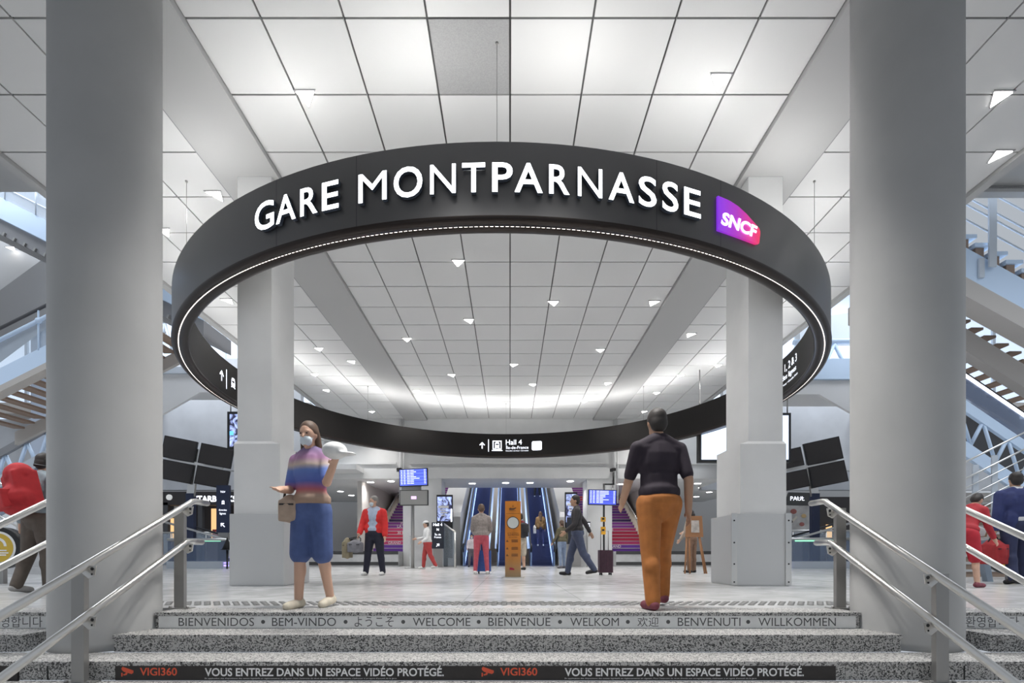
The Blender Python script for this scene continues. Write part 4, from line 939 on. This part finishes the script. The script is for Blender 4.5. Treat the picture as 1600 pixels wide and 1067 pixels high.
m=MB(); L_=lambda u,b: b-.5*(u-1508)
for v in (722,748,763,778,793,806): line(m,1420,L_(1420,v),1700,L_(1700,v),d,.02 if v<760 else .012)
m.build('rail',STEEL,t)
for u in (1470,1527,1557,1620): 
    m=MB(); m.bx(X(u,d)-.06,X(u,d)+.06,d+.03,d+.06,Z(L_(u,830),d),Z(L_(u,735),d)); m.build('rail_post',STEELP,t)
spot(*P(1526,800,14)[:2],Z(800,14),'lit lamp low behind the thin steel rails at the right edge',1,LAMPW,0)
m=MB(); m.bx(X(1430,15.5),X(1720,15.5),15.5,18,Z(790,15.5)+.15,Z(790,15.5)+.4); tag(m.build('low_soffit',BEIGE),'beige soffit behind the thin steel rails at the right edge','soffit')
# ------------------------------------------------------------------ people
def fused(mb, name, m, parent, voxel=.012, smooth=5):             # melt overlapping shapes into one continuous skin
    me=mb.mesh(name,m); o=bpy.data.objects.new(name,me); COL.objects.link(o)
    r=o.modifiers.new('r','REMESH'); r.mode='VOXEL'; r.voxel_size=voxel
    s=o.modifiers.new('s','SMOOTH'); s.factor=.5; s.iterations=smooth
    dg=bpy.context.evaluated_depsgraph_get(); out=bpy.data.meshes.new_from_object(o.evaluated_get(dg))
    bpy.data.objects.remove(o); bpy.data.meshes.remove(me)
    for p in out.polygons: p.use_smooth=True
    return link(name,out,parent)
SKIN=[mat('skin_light',(.58,.36,.26),.55),mat('skin_tan',(.45,.27,.18),.55)]
HAIRM={'brown':mat('hair_brown',(.10,.06,.04),.6),'dark':mat('hair_dark',(.025,.02,.018),.6),'grey':mat('hair_grey',(.20,.19,.18),.6),'light':mat('hair_light',(.30,.20,.12),.6)}
MASK=mat('face_mask',(.60,.68,.74),.7); EYEM=mat('eye',(.03,.02,.02),.2)
def person(lab, x, y, z, yaw, H, legs, arms, top, bottom, shoes, hair='dark', hairstyle='short', skin=0, lean=0, headyaw=0, nod=0, mask=False, sleeves='long', legwear='long', jacket=None, voxel=.014, female=False, cap=None, fix=True, skirt=False, build=1.0):
    """legs: per side (swing, spread, knee bend, foot pitch); arms: per side (swing, spread, elbow bend, inward turn); degrees; right side first"""
    t=thing('person',lab,'person',(x,y,z)); k=H/1.75
    pts={}
    for i,s in enumerate((1,-1)):
        sw,sp,kb,fp=[R_(a) for a in legs[i]]
        hip=Vector((s*.092,0,.92)); dr=lambda a: Vector((s*math.sin(sp)*math.cos(a),math.sin(a),-math.cos(a)*math.cos(sp)))
        kn=hip+dr(sw)*.43; an=kn+dr(sw-kb)*.41; fa=fp+(0); ft=Vector((s*.08,math.cos(fa),math.sin(fa))).normalized()
        pts[s]={'hip':hip,'kn':kn,'an':an,'ft':ft}
    low=min(min(pts[s]['an'].z-.075, (pts[s]['an']+pts[s]['ft']*.13).z-.05) for s in (1,-1)); dz=-low if fix else 0
    LM=Matrix.Rotation(-lean,3,'X'); piv=Vector((0,0,.95))
    up=lambda p: piv+LM@(Vector(p)-piv)
    for i,s in enumerate((1,-1)):
        sw,sp,eb,inn=[R_(a) for a in arms[i]]
        sh=Vector((s*(.165 if female else .185)*build,-.01,1.40)); d1=Vector((s*math.sin(sp),math.sin(sw)*math.cos(sp),-math.cos(sw)*math.cos(sp))).normalized()
        el=sh+d1*.285; a2=sw+eb; d2=Vector((s*math.sin(sp)*.6-s*math.sin(inn),math.sin(a2)*math.cos(inn),-math.cos(a2)*math.cos(inn))).normalized()
        wr=el+d2*.245
        pts[s].update(sh=up(sh),el=up(el),wr=up(wr),hd=(LM@d2))
    hc=up((0,.02,1.625)); neck0=up((0,-.01,1.43)); nk1=up((0,.005,1.54))
    HM=LM@Matrix.Rotation(headyaw,3,'Z')@Matrix.Rotation(-nod,3,'X')
    hp=lambda a,b,c: hc+HM@Vector((a,b,c))
    T=Matrix.Translation((x,y,z))@Matrix.Rotation(yaw,4,'Z')@Matrix.Scale(k,4)@Matrix.Translation((0,0,dz))
    def fin(mb,name,m,par=t,vx=voxel,sm=5):
        mb.v=[tuple(T@Vector(v)) for v in mb.v]; return fused(mb,name,m,par,vx,sm)
    hipw=.165 if female else .155
    def torso(m,e,hipz=.93,low=True):
        b=build
        m.ell(up((0,0,1.30)),((.165 if female else .18)*b+e,.105*b+e,.20+e),LM); m.ell(up((0,.0,1.12)),((.135 if female else .15)*b+e,.10*b+e,.18+e),LM)
        m.cap(pts[1]['sh']*.85+pts[-1]['sh']*.15+Vector((0,0,-.015)),pts[-1]['sh']*.85+pts[1]['sh']*.15+Vector((0,0,-.015)),.062+e,.062+e)
        for s_ in (1,-1): m.cap(up((s_*.03,-.015,1.47)),pts[s_]['sh']+Vector((0,0,-.005)),.062+e*.6,.052+e*.6)
        if low: m.ell((0,-.005,.96),(hipw*b+e,.115*b+e,.13+e))
    def leg(m,s,e,to=1.0,lo=0.0):
        q=pts[s]; m.cap(q['hip'],q['kn'],.088*build+e,.058+e) if to>0.5 else m.cap(q['hip'],q['hip']+(q['kn']-q['hip'])*to*2,.088*build+e,.066+e)
        if to>0.5:
            f=(to-.5)*2; m.cap(q['kn'],q['kn']+(q['an']-q['kn'])*f,.057+e,.057+e+(.040-.057)*f)
            if lo==0 and f>.6: m.ell(q['kn']+(q['an']-q['kn'])*.3+Vector((0,-.015,0)),(.052+e,.052+e,.11))
    def arm(m,s,e,frac=1.0):
        q=pts[s]; m.cap(q['sh'],q['sh']+(q['el']-q['sh'])*min(1,frac*2),.053+e,.042+e)
        if frac>.5: m.cap(q['el'],q['el']+(q['wr']-q['el'])*(frac-.5)*2,.042+e,.033+e)
    # body
    m=MB(); torso(m,0); m.cap(neck0,nk1,.058,.052)
    for s in (1,-1):
        leg(m,s,0); arm(m,s,0); q=pts[s]; dh=q['hd']; side=dh.cross(Vector((0,1,0)) if abs(dh.y)<.8 else Vector((0,0,1))).normalized(); nrm=dh.cross(side).normalized()
        fwd=(Vector((0,1,0))-dh*dh.y); fwd=fwd.normalized() if fwd.length>.2 else Vector((0,0,1)); lat=dh.cross(fwd)
        m.cap(q['wr'],q['wr']+dh*.035,.030,.032); Rh=Matrix((lat,fwd,dh)).transposed(); m.ell(q['wr']+dh*.055,(.020,.042,.048),Rh)
        for j,(o_,L_) in enumerate(((.030,.072),(.010,.080),(-.010,.075),(-.029,.058))):
            b0=q['wr']+dh*.085+fwd*o_; k1=b0+dh*L_*.55-lat*s*-.008; k2=k1+(dh*.8-lat*s*.45).normalized()*L_*.5; m.cap(b0,k1,.0100,.0090); m.cap(k1,k2,.0090,.0078)
        b0=q['wr']+dh*.035+fwd*.03; m.cap(b0,b0+(dh*.6+fwd*.7).normalized()*.045,.013,.010); m.cap(b0+(dh*.6+fwd*.7).normalized()*.045,b0+(dh*.6+fwd*.7).normalized()*.045+dh*.03,.010,.0085)
        m.cap(q['an']+Vector((0,-.03,-.03)),q['an']+q['ft']*.14+Vector((0,0,-.045)),.036,.028)
    m.ell(hp(0,.0,.02),(.076,.094,.108),HM,18); m.ell(hp(0,.028,-.055),(.056,.064,.062),HM); m.cap(hp(0,.088,.018),hp(0,.105,-.014),.011,.016)
    m.ell(hp(0,.082,-.052),(.026,.012,.010),HM); m.ell(hp(0,.078,-.094),(.022,.016,.016),HM)
    for s in (1,-1): m.ell(hp(s*.077,-.008,.0),(.012,.022,.032),HM); m.ell(hp(s*.032,.083,.036),(.020,.012,.007),HM)
    body=fin(m,'body',SKIN[skin],t,min(voxel,.012),3)
    m=MB()
    for s in (1,-1): m.ell(T@hp(s*.031,.090,.017),(.011*k,.007*k,.007*k),n=8)
    m.build('eyes',EYEM,body)
    # hair
    m=MB(); hm=HAIRM[hair]
    if hairstyle!='bald':
        m.ell(hp(0,-.014,.052),(.084,.096,.090),HM,16); m.ell(hp(0,-.045,.0),(.080,.066,.088),HM)
        for s in (1,-1): m.ell(hp(s*.070,-.012,.035),(.018,.045,.045),HM)
        if hairstyle=='long':
            m.ell(hp(0,-.062,-.05),(.088,.052,.13),HM); m.cap(hp(0,-.07,-.10),up((0,-.13,1.30)),.075,.06)
            for s in (1,-1): m.cap(hp(s*.072,-.02,.02),hp(s*.08,-.03,-.15),.026,.032)
        if hairstyle=='bun': m.ell(hp(0,-.105,.06),.045); 
        if hairstyle=='tied': m.ell(hp(0,-.1,.0),.035); m.cap(hp(0,-.11,-.02),hp(0,-.12,-.16),.032,.018)
        fin(m,'hair',hm,t,.012,3)
    if cap is not None:
        m=MB(); m.ell(hp(0,0,.085),(.094,.108,.062),HM); m.ell(hp(0,.10,.055),(.075,.085,.013),HM); fin(m,'cap',cap,t,.012,2)
    if mask:
        m=MB(); m.ell(hp(0,.058,-.048),(.062,.044,.058),HM); m.ell(hp(0,.090,-.030),(.022,.022,.034),HM)
        for s in (1,-1): m.cap(hp(s*.055,.045,-.03),hp(s*.078,-.01,.0),.006,.005)
        fin(m,'face_mask',MASK,t,.010,3)
    # clothes
    m=MB()
    if legwear in ('long','tight'):
        e=.024 if legwear=='long' else .010
        m.ell((0,-.005,.945),(hipw*build+e,.122*build+e,.125))
        for s in (1,-1):
            leg(m,s,e,.985); q=pts[s]
            if legwear=='long': m.cap(q['kn'],q['an']+Vector((0,-.005,.0)),.075,.062)
    else:
        m.ell((0,-.005,.955),(hipw*build+.026,.143*build,.12))
        for s in (1,-1): q=pts[s]; m.cap(q['hip'],q['hip']+(q['kn']-q['hip'])*(.78 if legwear=='shorts' else .95),.112*build,.098)
        if skirt:
            a=(pts[1]['kn']+pts[-1]['kn'])/2; m.cap(Vector((0,0,.90)),Vector((0,a.y*.6,a.z+.16)),.15,.16)
    m.ell((0,-.005,.865),(.125*build,.112*build,.10))
    fin(m,'trousers' if legwear in('long','tight') else 'shorts',bottom)
    m=MB(); torso(m,.017,low=False); m.ell(up((0,-.002,1.02)),(hipw*build+.030,.128*build+.014,.115),LM); m.cap(up((0,-.012,1.44)),up((0,-.008,1.47)),.078,.070)
    for s in (1,-1): arm(m,s,.014,.96 if sleeves=='long' else .42)
    shirt=fin(m,'jumper' if sleeves=='long' else 'shirt',top)
    if jacket is not None:
        m=MB(); e=.040
        for s in (1,-1):
            arm(m,s,.030,.97); m.ell(up((s*.10,-.02,1.28)),(.115,.115+e*.6,.21),LM); m.ell(up((s*.105,-.02,1.02)),(.115,.125+e*.6,.20),LM); m.cap(pts[s]['sh'],up((s*.06,-.03,1.47)),.07,.06)
        m.ell(up((0,-.075,1.2)),(.18,.085,.30),LM); fin(m,'jacket',jacket)
    # shoes
    for s in (1,-1):
        q=pts[s]; m=MB(); a=q['an']+Vector((0,-.035,-.032)); b=q['an']+q['ft']*.150+Vector((0,0,-.040)); m.cap(a,b,.045,.036); m.cap(q['an']+Vector((0,-.01,-.01)),a,.046,.044); m.cap(q['an']+q['ft']*.06+Vector((0,0,-.035)),b,.046,.040)
        fin(m,'shoe',shoes,t,.012,3)
    wp=lambda v: T@v
    return t,{'T':T,'k':k,**{('%s_%s'%(n,'r' if s>0 else 'l')):wp(pts[s][n]) for s in (1,-1) for n in ('sh','el','wr','an','hip')},'hand_r':wp(pts[1]['wr']+pts[1]['hd']*.1),'hand_l':wp(pts[-1]['wr']+pts[-1]['hd']*.1),'head':wp(hc)}
def cl(name,c=None,rough=.8,noise=.12,sc=14): return MATS[name] if c is None else mat(name,c,rough,noise=noise,nscale=sc)
def fl_d(v): return EYE*F/(v-VY)
def bag(name,lab,cat,c,dim,m,grip=None,strap=None,yaw=0,handle=None):
    t=thing(name,lab,cat,c); c=Vector(c); Rm=Matrix.Rotation(yaw,3,'Z')
    q=MB(); q.ell(c,(dim[0]/2,dim[1]/2,dim[2]/2)); q.box(c-Vector((0,0,dim[2]*.08)),(dim[0]*.84,dim[1]*.8,dim[2]*.72),Rm); fused(q,'body',m,t,.014,4)
    if grip is not None:
        q=MB(); g=Vector(grip); top=c+Vector((0,0,dim[2]*.38)); ex=Rm@Vector((dim[0]*.3,0,0)); q.tube([top-ex,top-ex*.7+(g-top)*.6,g,top+ex*.7+(g-top)*.6,top+ex],.011,8); q.build('handle',BLACK if handle is None else handle,t)
    q=MB(); q.box(c+Rm@Vector((0,-dim[1]*.43,dim[2]*.12)),(dim[0]*.6,.012,.014),Rm); q.build('zip',BLACK,t)
    return t
def suitcase(lab,x,y,w,dp,h,m,yaw=0,pull=.42,lean=0):
    t=thing('suitcase',lab,'suitcase',(x,y,0)); Rm=Matrix.Rotation(yaw,3,'Z'); o=Vector((x,y,0)); f=lambda a,b,c: o+Rm@Vector((a,b,c))
    q=MB(); q.rbox(f(0,0,.06+h/2),(w,dp,h),.05,Rm,seg=5); q.build('shell',m,t)
    q=MB(); 
    for k in range(-2,3): q.box(f(k*w*.18,-dp/2-.003,.06+h/2),(.012,.01,h*.8),Rm)
    q.build('rib',m,t)
    for a in (-1,1):
        for b in (-1,1): q=MB(); q.cyl(f(a*(w/2-.05)-.012,b*(dp/2-.05),.03),f(a*(w/2-.05)+.012,b*(dp/2-.05),.03),.03,12); q.cyl(f(a*(w/2-.05),b*(dp/2-.05),.03),f(a*(w/2-.05),b*(dp/2-.05),.065),.014,8); q.build('wheel',BLACK,t)
    q=MB(); z=.06+h; q.tube([f(-.09,dp*.3,z-.02),f(-.09,dp*.3,z+pull),f(.09,dp*.3,z+pull),f(.09,dp*.3,z-.02)],.011,8); q.build('pull_handle',STEELD,t)
    return f(0,dp*.3,z+pull)
# woman coming down the hall in blue shorts (near, left)
W_TOP=gradient_mat('striped_top',[(0,(.30,.19,.13)),(.22,(.42,.30,.23)),(.30,(.45,.12,.14)),(.42,(.09,.13,.42)),(.58,(.12,.20,.50)),(.66,(.55,.45,.38)),(.76,(.42,.22,.38)),(1,(.05,.09,.20))],2,.85,1.45,rough=.8)
d=4.40
wt,wj=person('woman in blue shorts and striped top walking past the left pillar towards the steps',X(487,d),d,0,PI-.25,1.63,[(6,0,3,-3),(-5,0,12,-8)],[(10,8,75,25),(30,18,105,-32)],W_TOP,cl('denim_shorts',(.07,.11,.27)),cl('cream_sandal',(.62,.56,.45)),'brown','long',0,0.03,.1,.12,True,'short','knee',voxel=.011,female=True)
q=MB(); c=wj['hand_l']; q.ell(c+Vector((0,-.03,.05)),(.10,.10,.07)); q.ell(c+Vector((.09,-.05,.02)),(.09,.07,.015)); h_=fused(q,'sun_hat',cl('white_cap',(.70,.70,.70)),None,.012,3); tag(h_,'white cap held up by the woman in blue shorts','cap')
bag('shoulder_bag','beige shoulder bag at the side of the woman in blue shorts','bag',wj['hip_r']+Vector((-.10,-.02,.02)),(.20,.22,.26),cl('beige_bag',(.42,.32,.25)),wj['sh_r']+Vector((.0,-.0,.07)))
# man walking away in orange trousers (near, right)
d=4.30
mt_,mj=person('man in a dark top and orange trousers walking away into the hall, near right',X(1030,d),d,0,.12,1.74,[(24,2,20,4),(-6,1,4,0)],[(-14,9,28,0),(20,10,35,10)],cl('dark_purple_top',(.022,.014,.024)),cl('orange_trousers',(.42,.15,.035)),cl('burgundy_shoe',(.20,.05,.07)),'dark','short',1,.05,0,0,False,'short','long',voxel=.011,build=1.02)
# man in the red jacket
d=11.5
_,j=person('man in a red jacket and face mask standing with two bags',X(585,d),d,0,PI-.15,1.83,[(6,5,2,0),(-4,5,2,0)],[(8,14,30,10),(4,10,12,0)],cl('pale_blue_shirt',(.38,.45,.58)),cl('navy_trousers',(.015,.016,.032)),cl('white_shoe',(.65,.65,.64)),'grey','short',0,.0,-.75,.05,True,'long','long',cl('red_jacket',(.60,.025,.025)),build=1.08)
bag('travel_bag','grey travel bag hanging from the hand of the man in the red jacket','bag',j['hand_r']+Vector((-.05,-.05,-.22)),(.38,.24,.30),cl('grey_bag',(.16,.16,.18)),j['hand_r'])
bag('hand_bag','olive brown bag held by the man in the red jacket, the outer of two','bag',j['hand_r']+Vector((-.27,.06,-.26)),(.22,.3,.50),cl('olive_bag',(.20,.17,.11)),j['hand_r']+Vector((-.02,.03,0)))
q=MB(); q.tube([j['T']@Vector(v) for v in ((-.12,.17,1.32),(-.03,.17,1.2),(.03,.17,1.2),(.12,.17,1.32))],.008*j['k'],8)
# person in white with red trousers
d=17.0
person('person in a white coat and white cap with red trousers, walking left of the escalators',X(668,d),d,0,PI/2+.3,1.64,[(14,2,10,0),(-12,2,16,-8)],[(25,12,60,10),(10,12,50,0)],cl('white_coat',(.66,.66,.66)),cl('red_trousers',(.42,.05,.05)),cl('white_shoe'),'dark','short',0,.05,0,0,False,'long','long',voxel=.018,cap=cl('white_cap'),build=1.2)
# woman in pink trousers, back to us, with blue suitcase
d=12.1
_,j=person('woman in a grey jumper and pink trousers seen from behind, looking down',X(752,d),d,0,.05,1.70,[(1,4,1,0),(-1,4,1,0)],[(12,10,45,25),(12,10,45,25)],mat('grey_jumper',(.30,.265,.25),.85,noise=.22,nscale=28),cl('pink_trousers',(.50,.09,.125)),cl('white_shoe'),'brown','short',0,.0,0,.35,False,'long','tight',female=True,build=1.1,voxel=.013)
suitcase('blue suitcase standing behind the legs of the woman in pink trousers',X(756,12.5),12.55,.36,.25,.52,cl('blue_shell',(.03,.09,.32),.4),0,.36)
# child or bent person in a white jacket by the escalator foot
d=19.6
person('small masked person in a white jacket and grey trousers at the escalator foot',X(737,d),d,0,PI,1.28,[(2,3,2,0),(-2,3,2,0)],[(10,10,40,10),(5,8,20,0)],cl('pale_jacket',(.60,.55,.58)),cl('grey_trousers',(.13,.12,.14)),BLACK,'dark','short',0,0,0,.1,True,'long','long',voxel=.018)
# man behind the orange column
d=15.6
_,j=person('man in a red plaid shirt and cream shorts half behind the orange column',X(813,d),d,0,.5,1.78,[(3,4,2,0),(-3,4,2,0)],[(6,10,40,10),(4,10,20,0)],mat('red_plaid',(.22,.03,.04),.8,noise=.6,nscale=12),cl('cream_shorts',(.50,.44,.36)),BLACK,'dark','short',0,0,0,.1,False,'short','knee',voxel=.016)
c=j['T']@Vector((0,-.19,1.22)); q=MB(); q.ell(c,(.17,.12,.25)); q.box(c,(.28,.18,.40),Matrix.Rotation(.5,3,'Z')); tag(fused(q,'backpack',cl('black_backpack',(.02,.02,.025)),None,.016,4),'black backpack on the back of the man in the plaid shirt','backpack')
# two people riding up
zf=lambda y:.02+max(0,(y-22))*.577
d=23.35
_,j=person('woman with long brown hair and a brown coat riding up the right escalator',X(844.5,d),d,zf(23.35)+.09,.0,1.62,[(0,3,1,0),(0,3,1,0)],[(4,8,15,0),(4,8,15,0)],cl('ochre_coat',(.22,.13,.055)),cl('blue_jeans',(.04,.05,.15)),cl('white_shoe'),'brown','long',0,0,0,0,False,'long','tight',cl('ochre_coat'),voxel=.018,female=True)
bag('tote_bag','white tote bag at the side of the woman on the escalator','bag',j['hand_l']+Vector((-.05,-.05,.05)),(.16,.3,.42),cl('white_tote',(.62,.62,.62)),j['sh_l'])
d=28.4
person('man in dark clothes further up the right escalator, only his legs in view',X(839.5,d),d,zf(28.4)+.06,.0,1.76,[(0,4,1,0),(0,4,1,0)],[(3,8,10,0),(3,8,10,0)],cl('dark_coat',(.02,.02,.024)),cl('dark_coat'),cl('white_shoe'),'dark','short',0,0,0,0,False,'long','long',voxel=.02)
# woman in olive top
d=17.6
person('woman in an olive top and pale jeans standing by the right escalator',X(878,d),d,0,.5,1.70,[(6,3,4,0),(-6,3,6,-4)],[(4,12,20,0),(10,14,30,0)],cl('olive_top',(.13,.115,.07)),cl('pale_jeans',(.22,.28,.40)),cl('grey_trousers'),'brown','tied',0,0,0,.1,False,'long','tight',voxel=.016,female=True)
# man walking with the burgundy suitcase
d=11.35
_,j=person('man in a dark top and blue jeans pulling a burgundy suitcase',X(902,d),d,0,PI/2-.1,1.86,[(18,2,8,4),(-16,2,18,-10)],[(-38,16,12,0),(12,10,40,10)],cl('black_top',(.035,.032,.035)),cl('indigo_jeans',(.06,.075,.13)),BLACK,'dark','short',1,.04,0,0,False,'long','long',voxel=.013)
suitcase('burgundy suitcase pulled by the man in the dark top',X(946,11.6),11.6,.32,.24,.52,cl('burgundy_shell',(.055,.02,.035),.5),.1,.45)
# figure behind the easel
d=13.2
person('person with dark hair and a beige shirt standing behind the wooden easel',X(1080,d),d,0,.6,1.66,[(2,3,2,0),(-2,3,2,0)],[(25,12,60,15),(10,10,30,5)],cl('beige_shirt',(.40,.33,.27)),cl('brown_trousers',(.19,.11,.07)),BLACK,'dark','tied',0,0,0,.1,False,'long','long',voxel=.016,female=True)
# left edge: walker with red bag
d=6.2
_,j=person('walker in brown trousers and grey top at the left edge carrying a big red bag',X(60,d),d,0,-.3,1.74,[(5,2,4,0),(-5,2,12,-8)],[(10,12,50,10),(-10,10,20,0)],cl('grey_blue_top',(.24,.29,.32)),cl('brown_trousers2',(.105,.085,.07)),cl('grey_shoe',(.35,.34,.33)),'dark','short',0,.08,0,0,False,'long','long',voxel=.012,build=1.1)
c=P(36,768,5.95); t=thing('backpack','big red backpack on the walker at the left edge','backpack',c); Rm=Matrix.Rotation(-.25,3,'Y')@Matrix.Rotation(-.5,3,'Z'); RB=cl('red_bag',(.40,.015,.02))
q=MB(); q.box(c,(.36,.24,.44),Rm); q.ell(c+Rm@Vector((0,0,.20)),(.20,.14,.15),Rm); q.ell(c+Rm@Vector((-.02,-.06,-.10)),(.24,.17,.20),Rm); fused(q,'body',RB,t,.014,9)
q=MB(); q.box(c+Rm@Vector((0,-.17,-.10)),(.26,.14,.22),Rm); fused(q,'front_pocket',RB,t,.012,7)
q=MB(); 
for a in (-.11,.11): q.tube([c+Rm@Vector((a,.12,.30)),c+Rm@Vector((a,.26,.28)),c+Rm@Vector((a,.30,.02)),c+Rm@Vector((a,.14,-.24))],.016,8)
q.build('strap',BLACK,t)
# right edge: man in navy suit, red bag, white bundle
d=8.0
_,j=person('man in a navy suit walking away at the right edge',X(1588,d),d,0,-.3,1.80,[(10,3,8,0),(-8,3,10,-8)],[(6,10,15,0),(-8,10,12,0)],cl('white_shirt',(.6,.6,.62)),cl('navy_suit_trousers',(.022,.028,.075)),BLACK,'dark','short',1,0,0,0,False,'long','long',cl('navy_suit',(.022,.032,.12)),voxel=.012,build=1.1)
bag('duffel_bag','red duffel bag hanging beside the man in the navy suit','bag',j['hand_l']+Vector((-.02,.0,-.28)),(.26,.4,.44),cl('red_duffel',(.33,.02,.025)),j['hand_l'])
d=7.2
_,j=person('person in a red skirt bending down behind the right round column',X(1508,d),d,0,-1.2,1.45,[(8,3,6,0),(-8,3,10,-6)],[(30,10,30,0),(20,10,30,0)],cl('red_top',(.35,.02,.03)),cl('red_skirt',(.40,.015,.03)),cl('burgundy_shoe'),'dark','short',0,.5,0,.2,False,'long','knee',voxel=.014,female=True)
d=8.6; t=thing('wrapped_bundle','white wrapped bundle with a brown strap on a grey support, at the right edge','bundle',P(1515,830,d)); q=MB(); c=P(1515,829,d); q.box(c,(.50,.35,.13),Matrix.Rotation(.35,3,'Y')); q.ell(c+Vector((.22,0,-.08)),(.12,.17,.09)); q.ell(c-Vector((.1,0,-.04)),(.2,.18,.1)); fused(q,'bundle',cl('white_wrap',(.68,.67,.66)),t,.014,5)
q=MB(); q.box(c+Vector((.13,0,-.035)),(.025,.37,.16),Matrix.Rotation(.35,3,'Y')); q.build('strap',cl('brown_strap',(.25,.16,.1)),t)
t2=thing('slanted_support','slanted grey steel support under the white bundle at the right edge','support',(c.x,c.y,0)); q=MB(); q.poly3([P(1500,852,d+.05),P(1549,825,d+.05),P(1551,840,d+.05),P(1508,866,d+.05)],(0,.3,0)); q.poly3([P(1530,846,d+.1),P(1540,840,d+.1),Vector((X(1561,d),d+.1,0)),Vector((X(1552,d),d+.1,0))],(0,.1,0)); q.build('frame',mat('blue_grey_steel',(.25,.30,.36),.5,.3),t2)
